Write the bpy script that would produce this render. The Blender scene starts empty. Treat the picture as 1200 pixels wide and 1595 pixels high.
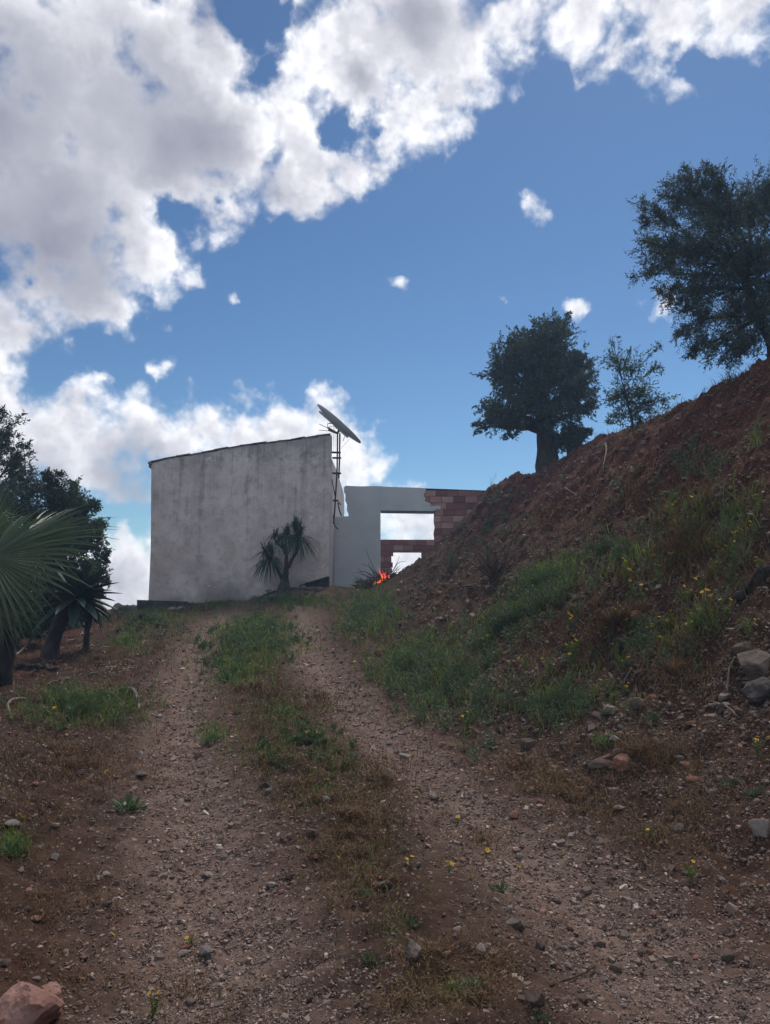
import bpy, math, random
import numpy as np
R = math.radians
random.seed(7)
rng = np.random.default_rng(7)
S = bpy.context.scene
COL = S.collection

# ------------------------------------------------------------------ camera
PITCH = R(8.0)
CZ = 1.6
F = 1190.0
cam_d = bpy.data.cameras.new('camera')
cam = bpy.data.objects.new('camera', cam_d)
COL.objects.link(cam)
cam.location = (0, 0, CZ)
cam.rotation_euler = (R(90) + PITCH, 0, 0)
cam_d.sensor_fit = 'VERTICAL'
cam_d.sensor_height = 36
cam_d.lens = 36 * F / 1595
cam_d.clip_start = 0.05
cam_d.clip_end = 6000
S.camera = cam

# ------------------------------------------------------------------ light and exposure
SUN_EL, SUN_AZ = 58.0, 24.0            # azimuth measured from +Y towards +X
SUN_STRENGTH, SUN_ANGLE = 1.6, 22.0
SKY_STRENGTH = 0.0560
SKY_GAMMA = 1.45
CLOUD_BIAS = 0.34
CLOUD_STRENGTH = 0.715
EXPOSURE = 0.78
S.view_settings.view_transform = 'Standard'
S.view_settings.look = 'None'
S.view_settings.gamma = 1
S.view_settings.use_curve_mapping = False
S.view_settings.exposure = EXPOSURE
S.cycles.max_bounces = 5
S.cycles.diffuse_bounces = 3
S.cycles.glossy_bounces = 2
S.cycles.transmission_bounces = 3
S.cycles.transparent_max_bounces = 6
S.cycles.volume_bounces = 0
sun_d = bpy.data.lights.new('sun', 'SUN')
sun_d.energy = SUN_STRENGTH
sun_d.angle = R(SUN_ANGLE)
sun_d.color = (1.0, 0.92, 0.82)
sun = bpy.data.objects.new('sun', sun_d)
COL.objects.link(sun)
sun.rotation_euler = (R(90 - SUN_EL), 0, R(180 - SUN_AZ) )
sun.location = (0, 0, 60)

cp, sp = math.cos(PITCH), math.sin(PITCH)


def ray(px, py):
    u = (px - 600) / F
    v = (797.5 - py) / F
    return np.array([u, cp - v * sp, sp + v * cp])


def at(px, py, Y):
    d = ray(px, py)
    return np.array([0, 0, CZ]) + d * (Y / d[1])


# ---- node helper
class NT:
    def __init__(self, tree):
        self.t = tree
        self.n = tree.nodes
        self.n.clear()

    def new(self, typ, **kw):
        nd = self.n.new(typ)
        for k, v in kw.items():
            setattr(nd, k, v)
        return nd

    def put(self, sock, v):
        if v is None:
            return
        if isinstance(v, bpy.types.NodeSocket):
            self.t.links.new(v, sock)
        else:
            if isinstance(v, (tuple, list)) and len(v) == 3 and sock.type == 'RGBA':
                v = (*v, 1)
            sock.default_value = v

    def math(self, op, a, b=None, c=None, clamp=False):
        nd = self.new('ShaderNodeMath', operation=op, use_clamp=clamp)
        self.put(nd.inputs[0], a)
        self.put(nd.inputs[1], b)
        self.put(nd.inputs[2], c)
        return nd.outputs[0]

    def vmath(self, op, a, b=None, scale=None):
        nd = self.new('ShaderNodeVectorMath', operation=op)
        self.put(nd.inputs[0], a)
        self.put(nd.inputs[1], b)
        if scale is not None:
            self.put(nd.inputs['Scale'], scale)
        return nd.outputs['Value'] if op in ('DISTANCE', 'DOT_PRODUCT', 'LENGTH') else nd.outputs[0]

    def noise(self, vec, scale, detail=4, rough=0.5, lac=2.0, dist=0.0):
        nd = self.new('ShaderNodeTexNoise')
        self.put(nd.inputs['Vector'], vec)
        nd.inputs['Scale'].default_value = scale
        nd.inputs['Detail'].default_value = detail
        nd.inputs['Roughness'].default_value = rough
        nd.inputs['Lacunarity'].default_value = lac
        nd.inputs['Distortion'].default_value = dist
        return nd

    def rng(self, v, a, b, c=0.0, d=1.0, smooth=False):
        nd = self.new('ShaderNodeMapRange')
        if smooth:
            nd.interpolation_type = 'SMOOTHSTEP'
        self.put(nd.inputs[0], v)
        for i, x in enumerate((a, b, c, d)):
            self.put(nd.inputs[1 + i], x)
        return nd.outputs[0]

    def mix(self, fac, a, b, blend='MIX'):
        nd = self.new('ShaderNodeMix', data_type='RGBA', blend_type=blend)
        self.put(nd.inputs[0], fac)
        self.put(nd.inputs[6], a)
        self.put(nd.inputs[7], b)
        return nd.outputs[2]

    def ramp(self, fac, stops):
        nd = self.new('ShaderNodeValToRGB')
        cr = nd.color_ramp
        while len(cr.elements) < len(stops):
            cr.elements.new(0.5)
        for e, (p, c) in zip(cr.elements, stops):
            e.position = p
            e.color = (*c, 1)
        self.put(nd.inputs[0], fac)
        return nd.outputs[0]


# ------------------------------------------------------------------ sky with clouds
W = bpy.data.worlds.new('World')
S.world = W
W.use_nodes = True
n = NT(W.node_tree)
tc = n.new('ShaderNodeTexCoord').outputs['Generated']
dirv = n.vmath('NORMALIZE', tc)
sky = n.new('ShaderNodeTexSky', sky_type='NISHITA')
sky.sun_disc = False
sky.sun_elevation = R(SUN_EL)
sky.sun_rotation = R(SUN_AZ)
sky.altitude = 200
sky.air_density = 1.0
sky.dust_density = 0.25
sky.ozone_density = 2.0
hs = n.new('ShaderNodeHueSaturation')
hs.inputs['Saturation'].default_value = 1.0
n.put(hs.inputs['Color'], sky.outputs[0])
gm = n.new('ShaderNodeGamma')
n.put(gm.inputs[0], n.vmath('SCALE', hs.outputs[0], scale=0.12))
gm.inputs[1].default_value = SKY_GAMMA
skyc = n.mix(1.0, gm.outputs[0], (9.3, 10.05, 9.25), "MULTIPLY")

warp = n.noise(dirv, 7.0, 4, 0.6)
warp2 = n.noise(dirv, 26.0, 5, 0.6)
wv = n.vmath('SCALE', n.vmath('SUBTRACT', warp.outputs['Color'], (0.5, 0.5, 0.5)), scale=0.075)
wv2 = n.vmath('SCALE', n.vmath('SUBTRACT', warp2.outputs['Color'], (0.5, 0.5, 0.5)), scale=0.042)
pdir = n.vmath('ADD', n.vmath('ADD', dirv, wv), wv2)


def blob_max(blobs, vec):
    acc = None
    for (px, py, r) in blobs:
        d = ray(px, py)
        L = np.linalg.norm(d)
        c = d / L
        rr = r / F / L
        v = n.math('MULTIPLY_ADD', n.vmath('DISTANCE', vec, tuple(c)), -1.0 / rr, 1.0)
        v = n.math('MULTIPLY', v, min(1.0, 0.38 + r / 150))
        if acc is None:
            acc = v
        else:
            nd = n.new('ShaderNodeMath', operation='SMOOTH_MAX')
            n.put(nd.inputs[0], acc)
            n.put(nd.inputs[1], v)
            nd.inputs[2].default_value = 0.18
            acc = nd.outputs[0]
    return acc


CL = [(90, 60, 210), (290, 100, 150), (60, 260, 190), (210, 260, 190), (350, 215, 130), (470, 265, 95), (555, 265, 66),
      (110, 400, 150), (240, 400, 85), (300, 430, 48), (300, 350, 40), (30, 510, 75), (30, 565, 45), (180, 480, 40),
      (560, 90, 125), (680, 60, 135), (650, 165, 85), (560, 160, 80), (710, 215, 52), (800, 30, 80), (900, 20, 85),
      (975, 75, 66), (1050, 15, 95), (1160, 10, 85), (490, 100, 70), (600, 215, 55), (-120, 200, 250), (-100, 480, 200),
      (30, 680, 120), (150, 690, 105), (110, 640, 60), (270, 700, 85), (370, 690, 72), (450, 672, 74), (505, 648, 62),
      (555, 695, 62), (575, 735, 46), (-120, 700, 160), (480, 730, 90), (150, 745, 50), (330, 740, 70),
      (20, 640, 95), (90, 690, 105), (210, 655, 60), (330, 690, 75), (400, 725, 85), (540, 722, 72), (500, 690, 80), (430, 296, 52), (520, 300, 50), (588, 268, 46), (690, 150, 70), (440, 170, 70),
      (820, 325, 30), (628, 458, 25), (240, 573, 24), (1025, 478, 34), (888, 484, 22), (778, 452, 12), (740, 265, 14), (352, 448, 17),
      (985, 485, 17), (160, 590, 20), (205, 900, 85), (215, 950, 125), (60, 940, 100), (634, 815, 70), (640, 870, 75), (120, 860, 60), (300, 890, 110), (450, 900, 120),
      (450, -120, 160), (800, -130, 190), (120, -200, 260), (1150, -140, 170)]
HOLE = [(395, 45, 62), (415, 90, 34), (530, 202, 40), (565, 190, 32), (255, 330, 36), (285, 342, 34), (345, 310, 18), (70, 258, 20), (60, 430, 22), (860, 115, 30), (1075, 90, 34), (430, 20, 30)]
GREY = [(70, 340, 150), (200, 150, 150), (20, 120, 160), (280, 230, 110), (120, 420, 100), (640, 20, 100), (330, 20, 60),
        (740, 30, 60), (560, 130, 45), (80, 740, 70), (200, 740, 80), (-100, 250, 200), (420, 290, 40)]
cmask = blob_max(CL, pdir)
hmask = blob_max(HOLE, pdir)
gmask = blob_max(GREY, pdir)
# outside the photograph's part of the sky: unseen noise cloud, cover thickened to brighten the fill on the walls
fwd = ray(600, 500)
fwd = fwd / np.linalg.norm(fwd)
infr = n.rng(n.vmath('DOT_PRODUCT', dirv, tuple(fwd)), 0.70, 0.80, smooth=True)
big = n.noise(dirv, 2.6, 3, 0.5)
outm = n.rng(big.outputs[0], 0.38, 0.60, -0.5, 0.75)
cmask = n.math('MULTIPLY', n.math('MAXIMUM', cmask, -0.6), infr)
cmask = n.math('ADD', cmask, n.math('MULTIPLY', outm, n.math('SUBTRACT', 1.0, infr)))
hm = n.math('MULTIPLY', n.math('MAXIMUM', hmask, 0.0), 1.05)
sund = np.array([math.sin(R(SUN_AZ)) * math.cos(R(SUN_EL)), math.cos(R(SUN_AZ)) * math.cos(R(SUN_EL)), math.sin(R(SUN_EL))])


def billow(vec, scale):
    v = n.new('ShaderNodeTexVoronoi', feature='SMOOTH_F1')
    n.put(v.inputs['Vector'], vec)
    v.inputs['Scale'].default_value = scale
    v.inputs['Smoothness'].default_value = 0.6
    v.inputs['Detail'].default_value = 3.0
    v.inputs['Roughness'].default_value = 0.55
    return n.math('SUBTRACT', 0.45, v.outputs['Distance'])


def field(vec):
    a = n.math('MULTIPLY', n.math('SUBTRACT', n.noise(vec, 8.5, 9, 0.58, 2.1).outputs[0], 0.5), 1.05)
    a = n.math('MULTIPLY_ADD', billow(vec, 15.0), 0.72, a)
    return n.math('MULTIPLY_ADD', n.math('SUBTRACT', n.noise(vec, 36.0, 7, 0.62, 2.1).outputs[0], 0.5), 0.58, a)


f0 = field(n.vmath('ADD', dirv, n.vmath('SCALE', wv2, scale=0.35)))
f1 = field(n.vmath('ADD', n.vmath('ADD', dirv, n.vmath('SCALE', wv2, scale=0.35)), tuple(sund * 0.012)))
dens = n.math('ADD', f0, n.math('ADD', n.math('SUBTRACT', cmask, hm), 0.20))
alpha = n.rng(dens, -0.10, 0.46, smooth=True)
sz = n.new('ShaderNodeSeparateXYZ')
n.put(sz.inputs[0], dirv)
alpha = n.math('MULTIPLY', alpha, n.rng(sz.outputs['Z'], -0.02, 0.012, smooth=True))
rel = n.math('SUBTRACT', f0, f1)
soft = n.noise(dirv, 5.0, 3, 0.5).outputs[0]
soft1 = n.noise(n.vmath('ADD', dirv, tuple(sund * 0.05)), 5.0, 3, 0.5).outputs[0]
edge = n.rng(dens, 0.10, 0.75, 0.16, -0.04, smooth=True)
grey = n.rng(n.math('MULTIPLY_ADD', n.math('SUBTRACT', soft, 0.5), 1.3, gmask), -0.15, 0.75, 0.0, 1.0, smooth=True)
sh = n.math('MULTIPLY_ADD', rel, n.math('MULTIPLY_ADD', grey, -0.50, 0.66), 0.76)
sh = n.math('MULTIPLY_ADD', n.math('SUBTRACT', soft, soft1), 0.9, sh)
sh = n.math('ADD', sh, edge)
sh = n.math('SUBTRACT', sh, n.math('MULTIPLY', grey, 0.46))
shc = n.rng(sh, 0.1, 1.0)
ccol = n.ramp(shc, [(0.0, (0.26, 0.27, 0.34)), (0.35, (0.42, 0.43, 0.49)), (0.7, (0.66, 0.66, 0.715)), (1.0, (0.97, 0.97, 0.99))])
bg1 = n.new('ShaderNodeBackground')
n.put(bg1.inputs[0], skyc)
bg1.inputs[1].default_value = SKY_STRENGTH
bg2 = n.new('ShaderNodeBackground')
n.put(bg2.inputs[0], ccol)
bg2.inputs[1].default_value = CLOUD_STRENGTH
mx = n.new('ShaderNodeMixShader')
n.put(mx.inputs[0], alpha)
n.t.links.new(bg1.outputs[0], mx.inputs[1])
n.t.links.new(bg2.outputs[0], mx.inputs[2])
wo = n.new('ShaderNodeOutputWorld')
n.t.links.new(mx.outputs[0], wo.inputs[0])
W.cycles.sampling_method = 'MANUAL'
W.cycles.sample_map_resolution = 512

# ------------------------------------------------------------------ noise and terrain functions
_perm = rng.permutation(4096)
_grad = rng.uniform(0, 2 * np.pi, 4096)


def perlin(x, y):
    xi = np.floor(x).astype(np.int64)
    yi = np.floor(y).astype(np.int64)
    xf = x - xi
    yf = y - yi
    u = xf * xf * xf * (xf * (xf * 6 - 15) + 10)
    v = yf * yf * yf * (yf * (yf * 6 - 15) + 10)

    def g(ix, iy, dx, dy):
        a = _grad[_perm[(_perm[ix & 4095] + iy) & 4095]]
        return np.cos(a) * dx + np.sin(a) * dy
    n00 = g(xi, yi, xf, yf)
    n10 = g(xi + 1, yi, xf - 1, yf)
    n01 = g(xi, yi + 1, xf, yf - 1)
    n11 = g(xi + 1, yi + 1, xf - 1, yf - 1)
    return ((n00 * (1 - u) + n10 * u) * (1 - v) + (n01 * (1 - u) + n11 * u) * v) * 1.5


def fbm(x, y, o=4, gain=0.5):
    s = 0
    a = 1.0
    for i in range(o):
        s = s + a * perlin(x + 17.3 * i, y - 9.1 * i)
        x = x * 2.03
        y = y * 2.03
        a *= gain
    return s


def pchip(x, X, Yv):
    X = np.asarray(X, float)
    Yv = np.asarray(Yv, float)
    h = np.diff(X)
    d = np.diff(Yv) / h
    m = np.zeros_like(Yv)
    m[0] = d[0]
    m[-1] = d[-1]
    for i in range(1, len(X) - 1):
        m[i] = 0 if d[i - 1] * d[i] <= 0 else 2 * d[i - 1] * d[i] / (d[i - 1] + d[i])
    x = np.asarray(x, float)
    xc = np.clip(x, X[0], X[-1])
    i = np.clip(np.searchsorted(X, xc) - 1, 0, len(X) - 2)
    t = (xc - X[i]) / h[i]
    t2 = t * t
    t3 = t2 * t
    r = (2 * t3 - 3 * t2 + 1) * Yv[i] + (t3 - 2 * t2 + t) * h[i] * m[i] + (-2 * t3 + 3 * t2) * Yv[i + 1] + (t3 - t2) * h[i] * m[i + 1]
    return r + np.where(x > X[-1], (x - X[-1]) * m[-1], 0) + np.where(x < X[0], (x - X[0]) * m[0], 0)


def sm(a, b, x):
    t = np.clip((x - a) / (b - a), 0, 1)
    return t * t * (3 - 2 * t)


def xtrack(y):
    return pchip(np.clip(y, -6, 26), [-6, 0, 2, 3.5, 5.5, 8.5, 13.2, 20, 26], [1.6, .85, .45, .1, -.5, -1.32, -2.25, -2.9, -3.0])


def xfoot(y):
    return pchip(np.clip(y, -10, 34), [-10, 2, 3.5, 5.7, 8.1, 11.6, 15, 21, 24, 34], [4, 2.3, 1.95, 1.4, .6, .1, -.4, -.45, .1, 2.5])


def longi(y):
    return pchip(y, [-30, 0, 10, 20, 24, 30, 60, 200, 2000], [-2.4, 0, .92, 1.86, 2.08, 2.1, 1.35, -3, -20])


HP = ([0, 1, 2, 3, 4, 5, 6, 8, 14, 40], [0, .55, 1.35, 2.25, 3.15, 3.95, 4.5, 4.95, 5.9, 8.0])


def base(x, y):
    z = longi(y)
    s = x - xfoot(y)
    hsc = pchip(np.clip(y, 0, 30), [0, 11, 13, 17, 19.5, 21.5, 26, 30], [1.03, 1.04, .97, .92, 1.02, 1.27, 1.3, 1.2])
    far = sm(18.5, 20.5, y)
    hsc = hsc + (.97 - hsc) * far * sm(3.3, 5.2, s)
    z = z + pchip(np.maximum(s, 0), *HP) * hsc * (1 - sm(60, 200, y))
    u = x - xtrack(y)
    near = 1 - sm(20, 26, y)
    z = z - .07 * near * (np.exp(-((u - .85) / .3) ** 2) + np.exp(-((u + .85) / .3) ** 2)) + .05 * near * np.exp(-(u / .45) ** 2)
    z = z + .58 * np.exp(-((x + 1.9) / 1.8) ** 2 - ((y - 20.9) / 1.8) ** 2) + .30 * np.exp(-((x - .1) / 1.2) ** 2 - ((y - 22.5) / 2.0) ** 2) + .10 * np.exp(-((x + 4.6) / 1.2) ** 2 - ((y - 20.8) / 1.5) ** 2)
    l = -u - 1.3
    z = z + .16 * sm(0, 1.2, l) * (1 - sm(7, 11, y))
    z = z - .05 * np.maximum(l - .8, 0) * sm(7, 11, y)
    z = z - .35 * np.clip(l - 3.5, 0, 2.4) * sm(9, 13, y) * (1 - sm(60, 200, y))
    return z


def masks(x, y):
    s = x - xfoot(y)
    bank = sm(-.2, .8, s)
    u = x - xtrack(y)
    rut = np.exp(-((np.abs(u) - .85) / .42) ** 2) * (1 - sm(19, 24, y))
    return s, bank, u, rut


def gfull(x, y):
    z = base(x, y)
    s, bank, u, rut = masks(x, y)
    nearf = 1 - sm(40, 90, np.hypot(x, y))
    rough = (.35 + .65 * bank) * (1 - .6 * rut) * nearf
    z = z + .10 * rough * fbm(x * .55 + 3, y * .55, 3)
    z = z + .055 * rough * fbm(x * 2.1, y * 2.1 + 7, 4, .55)
    # lumps and run-off on the cut face of the bank
    scarp = sm(2.0, 3.2, s) * (1 - sm(5.5, 7, s))
    z = z - .36 * scarp * np.abs(fbm(y * 1.15 + s * .25, s * .45 + 11, 3)) * nearf
    led = sm(.4, 1.2, s) * (1 - sm(5.2, 6.5, s)) * nearf
    z = z + .10 * led * fbm(x * 2.6 + 5, y * 1.6 - 3, 4, .6)
    z = z - .12 * led * np.maximum(perlin(x * .9 + 31, y * 1.3 + 7), 0)
    z = z + .035 * (1 - rut) * (1 - bank) * fbm(x * 3.1 - 8, y * 3.1, 3, .6) * nearf
    z = z + .10 * bank * (1 - sm(6, 8, s)) * np.abs(perlin(x * 1.7, y * 1.7)) * nearf
    r2 = 1 - sm(12, 22, np.hypot(x, y))
    z = z + .016 * r2 * (1 - .35 * rut) * fbm(x * 8, y * 8, 3, .6)
    return z


GX0, GX1, GY0, GY1, GS = -16.0, 16.0, .4, 40.0, .05
_gx = np.arange(GX0, GX1 + GS, GS)
_gy = np.arange(GY0, GY1 + GS, GS)
_GX, _GY = np.meshgrid(_gx, _gy)
_GH = gfull(_GX.ravel(), _GY.ravel()).reshape(_GX.shape)


def gz(x, y):
    x = np.asarray(x, float)
    y = np.asarray(y, float)
    fx = np.clip((x - GX0) / GS, 0, len(_gx) - 1.001)
    fy = np.clip((y - GY0) / GS, 0, len(_gy) - 1.001)
    i = fx.astype(int)
    j = fy.astype(int)
    a = fx - i
    b = fy - j
    return (_GH[j, i] * (1 - a) + _GH[j, i + 1] * a) * (1 - b) + (_GH[j + 1, i] * (1 - a) + _GH[j + 1, i + 1] * a) * b


def hit(px, py):
    """ground points under photograph pixels (arrays)"""
    px = np.atleast_1d(np.asarray(px, float))
    py = np.atleast_1d(np.asarray(py, float))
    u = (px - 600) / F
    v = (797.5 - py) / F
    dx = u / (cp - v * sp)
    dz = (sp + v * cp) / (cp - v * sp)
    Y = np.full(px.shape, 33.0)
    done = np.zeros(px.shape, bool)
    y = 1.2
    while y < 33:
        below = (CZ + dz * y) < gz(dx * y, np.full(px.shape, y))
        newly = below & ~done
        Y[newly] = y
        done |= below
        y *= 1.006
    x = dx * Y
    return np.stack([x, Y, gz(x, Y)], 1), done


# ------------------------------------------------------------------ mesh helpers
class MB:
    def __init__(self):
        self.V, self.F, self.A, self.k = [], {}, [], 0

    def add(self, V, faces, a=0.5):
        V = np.asarray(V, float).reshape(-1, 3)
        for f in (faces if isinstance(faces, list) else [faces]):
            f = np.asarray(f, int)
            self.F.setdefault(f.shape[1], []).append(f + self.k)
        self.V.append(V)
        self.A.append(np.broadcast_to(np.asarray(a, float), (len(V),)).copy())
        self.k += len(V)
        return self

    def mesh(self, name, mat, smooth=False):
        me = bpy.data.meshes.new(name)
        V = np.concatenate(self.V)
        fl, st, k = [], [], 0
        for n_, fs in self.F.items():
            f = np.concatenate(fs)
            fl.append(f.ravel())
            st.append(k + np.arange(len(f)) * n_)
            k += f.size
        fl = np.concatenate(fl)
        st = np.concatenate(st)
        me.vertices.add(len(V))
        me.vertices.foreach_set('co', V.ravel())
        me.loops.add(len(fl))
        me.loops.foreach_set('vertex_index', fl.astype(np.int32))
        me.polygons.add(len(st))
        me.polygons.foreach_set('loop_start', st.astype(np.int32))
        me.polygons.foreach_set('use_smooth', np.full(len(st), smooth))
        at_ = me.attributes.new('tint', 'FLOAT', 'POINT')
        at_.data.foreach_set('value', np.concatenate(self.A).astype(np.float32))
        me.update(calc_edges=True)
        me.materials.append(mat)
        return me

    def obj(self, name, mat, parent=None, smooth=False):
        o = bpy.data.objects.new(name, self.mesh(name, mat, smooth))
        COL.objects.link(o)
        if parent is not None:
            o.parent = parent
        return o


def tag(o, label=None, cat=None, group=None, kind=None):
    if label:
        o['label'] = label
    if cat:
        o['category'] = cat
    if group:
        o['group'] = group
    if kind:
        o['kind'] = kind
    return o


def empty(name, loc=(0, 0, 0), **kw):
    o = bpy.data.objects.new(name, None)
    o.empty_display_size = .1
    COL.objects.link(o)
    o.location = loc
    return tag(o, **kw)


def norm(v):
    v = np.asarray(v, float)
    return v / (np.linalg.norm(v, axis=-1, keepdims=True) + 1e-9)


def tube(mb, P, rad, k=8, a=.5, wob=0.0, cap=True):
    P = np.asarray(P, float)
    m = len(P)
    rad = np.broadcast_to(np.asarray(rad, float), (m,))
    T = norm(np.gradient(P, axis=0))
    up = np.array([0, 0, 1.]) if abs(T[0][2]) < .9 else np.array([1., 0, 0])
    A = norm(np.cross(T, up))
    B = np.cross(T, A)
    th = np.arange(k) / k * 2 * np.pi
    rr = rad[:, None] * (1 + wob * rng.normal(0, 1, (m, k)))
    V = P[:, None, :] + rr[..., None] * (np.cos(th)[None, :, None] * A[:, None, :] + np.sin(th)[None, :, None] * B[:, None, :])
    i = np.arange(m - 1)[:, None] * k
    j = np.arange(k)[None, :]
    j2 = (j + 1) % k
    q = np.stack([i + j, i + j2, i + k + j2, i + k + j], -1).reshape(-1, 4)
    fs = [q]
    V = V.reshape(-1, 3)
    if cap and k >= 3:
        V = np.concatenate([V, P[:1], P[-1:]])
        c0, c1 = m * k, m * k + 1
        jj = np.arange(k)
        t0 = np.stack([np.full(k, c0), (jj + 1) % k, jj], 1)
        b = (m - 1) * k
        t1 = np.stack([np.full(k, c1), b + jj, b + (jj + 1) % k], 1)
        fs.append(np.concatenate([t0, t1]))
    mb.add(V, fs, a)


def spline(P, m):
    P = np.asarray(P, float)
    if len(P) < 3:
        t = np.linspace(0, 1, m)[:, None]
        return P[0] * (1 - t) + P[-1] * t
    d = np.concatenate([[0], np.cumsum(np.linalg.norm(np.diff(P, axis=0), axis=1) + 1e-6)])
    t = np.linspace(0, d[-1], m)
    return np.stack([pchip(t, d, P[:, c]) for c in range(3)], 1)


BOXF = np.array([[0, 3, 2, 1], [4, 5, 6, 7], [0, 1, 5, 4], [1, 2, 6, 5], [2, 3, 7, 6], [3, 0, 4, 7]])


def box(mb, x0, x1, y0, y1, z0, z1, a=.5, jit=0.0):
    V = np.array([[x0, y0, z0], [x1, y0, z0], [x1, y1, z0], [x0, y1, z0], [x0, y0, z1], [x1, y0, z1], [x1, y1, z1], [x0, y1, z1]], float)
    if jit:
        V = V + rng.normal(0, jit, V.shape)
    mb.add(V, BOXF, a)


def prism(mb, outline, y0, y1, a=.5):
    """outline of (x, z) points, extruded from y0 (front) to y1; concave outlines allowed"""
    k = len(outline)
    V = [(x, y0, z) for x, z in outline] + [(x, y1, z) for x, z in outline]
    mb.add(V, [np.arange(k)[None, :], (np.arange(k)[::-1] + k)[None, :]] if False else [np.array([list(range(k))]), np.array([[2 * k - 1 - i for i in range(k)]]),
                                     np.array([[i, i + k, (i + 1) % k + k, (i + 1) % k] for i in range(k)])], a)


def leaves(mb, P, D, L, Wd, a, fold=.25):
    """one diamond quad per leaf"""
    P = np.asarray(P)
    N = len(P)
    D = norm(D)
    rnd = rng.normal(0, 1, (N, 3))
    Sd = norm(np.cross(D, rnd))
    Nn = np.cross(D, Sd)
    L = np.broadcast_to(L, (N,))[:, None]
    Wd = np.broadcast_to(Wd, (N,))[:, None]
    mid = P + D * L * .5 + Nn * Wd * fold
    V = np.stack([P, mid + Sd * Wd * .5, P + D * L, mid - Sd * Wd * .5], 1).reshape(-1, 3)
    mb.add(V, np.arange(N * 4).reshape(N, 4), np.repeat(np.broadcast_to(a, (N,)), 4))


def blades(mb, P, H, Wd, lean, a):
    """bent tapering grass blades"""
    N = len(P)
    th = rng.uniform(0, 2 * np.pi, N)
    d = np.stack([np.cos(th), np.sin(th), np.zeros(N)], 1)
    ph = th + rng.normal(0, .8, N) + np.pi / 2
    s = np.stack([np.cos(ph), np.sin(ph), np.zeros(N)], 1)
    H = np.broadcast_to(H, (N,))[:, None]
    Wd = np.broadcast_to(Wd, (N,))[:, None]
    ln = np.abs(np.broadcast_to(lean, (N,)) * rng.uniform(.3, 1.5, N))[:, None]
    up = np.array([0, 0, 1.])
    m = P + up * H * .55 + d * H * ln * .3
    t = P + up * H * (1 - .25 * np.minimum(ln, 2)) + d * H * ln * .9
    V = np.stack([P - s * Wd * .5, P + s * Wd * .5, m + s * Wd * .35, m - s * Wd * .35, t], 1).reshape(-1, 3)
    b = np.arange(N)[:, None] * 5
    mb.add(V, [b + np.array([[0, 1, 2, 3]]), b + np.array([[3, 2, 4]])], np.repeat(np.broadcast_to(a, (N,)), 5))


# ------------------------------------------------------------------ materials
def new_mat(name):
    m = bpy.data.materials.new(name)
    m.use_nodes = True
    t = NT(m.node_tree)
    out = t.new('ShaderNodeOutputMaterial')
    p = t.new('ShaderNodeBsdfPrincipled')
    t.t.links.new(p.outputs[0], out.inputs[0])
    p.inputs['Specular IOR Level'].default_value = .25
    p.inputs['Roughness'].default_value = .9
    return m, t, p, out


def tint(t):
    return t.new('ShaderNodeAttribute', attribute_name='tint').outputs['Fac']


def objrand(t):
    return t.new('ShaderNodeObjectInfo').outputs['Random']


def pos(t):
    return t.new('ShaderNodeNewGeometry').outputs['Position']


def bump(t, p, h, strength=.5, dist=.02):
    b = t.new('ShaderNodeBump')
    b.inputs['Strength'].default_value = strength
    b.inputs['Distance'].default_value = dist
    t.put(b.inputs['Height'], h)
    t.t.links.new(b.outputs[0], p.inputs['Normal'])


def leaf_mat(name, c0, c1, c2, trans=.25, rough=.6, spec=.35, k=1.0):
    c0, c1, c2 = [tuple(v * k for v in c) for c in (c0, c1, c2)]
    m, t, p, out = new_mat(name)
    v = t.math('ADD', tint(t), t.math('MULTIPLY', t.math('SUBTRACT', t.noise(pos(t), 1.7, 2).outputs[0], .5), .8))
    col = t.ramp(v, [(0, c0), (.5, c1), (1, c2)])
    t.put(p.inputs['Base Color'], col)
    p.inputs['Roughness'].default_value = rough
    p.inputs['Specular IOR Level'].default_value = spec
    tr = t.new('ShaderNodeBsdfTranslucent')
    t.put(tr.inputs[0], t.mix(1.0, col, (1.0, 1.15, .7), 'MULTIPLY'))
    ms = t.new('ShaderNodeMixShader')
    ms.inputs[0].default_value = trans
    t.t.links.new(p.outputs[0], ms.inputs[1])
    t.t.links.new(tr.outputs[0], ms.inputs[2])
    t.t.links.new(ms.outputs[0], out.inputs[0])
    return m


def noise_mat(name, stops, scale=6, detail=6, rough=.9, bs=.4, bd=.01, obj_var=0.0, tvar=0.0, stretch=(1, 1, 1), spec=.25):
    m, t, p, out = new_mat(name)
    mp = t.vmath('MULTIPLY', pos(t), stretch)
    f = t.noise(mp, scale, detail, .6).outputs[0]
    v = t.rng(f, .28, .72)
    if obj_var:
        v = t.math('ADD', v, t.math('MULTIPLY', t.math('SUBTRACT', objrand(t), .5), obj_var))
    if tvar:
        v = t.math('ADD', v, t.math('MULTIPLY', t.math('SUBTRACT', tint(t), .5), tvar))
    t.put(p.inputs['Base Color'], t.ramp(v, stops))
    p.inputs['Roughness'].default_value = rough
    p.inputs['Specular IOR Level'].default_value = spec
    if bs:
        bump(t, p, t.noise(mp, scale * 3, 6, .65).outputs[0], bs, bd)
    return m


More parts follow.
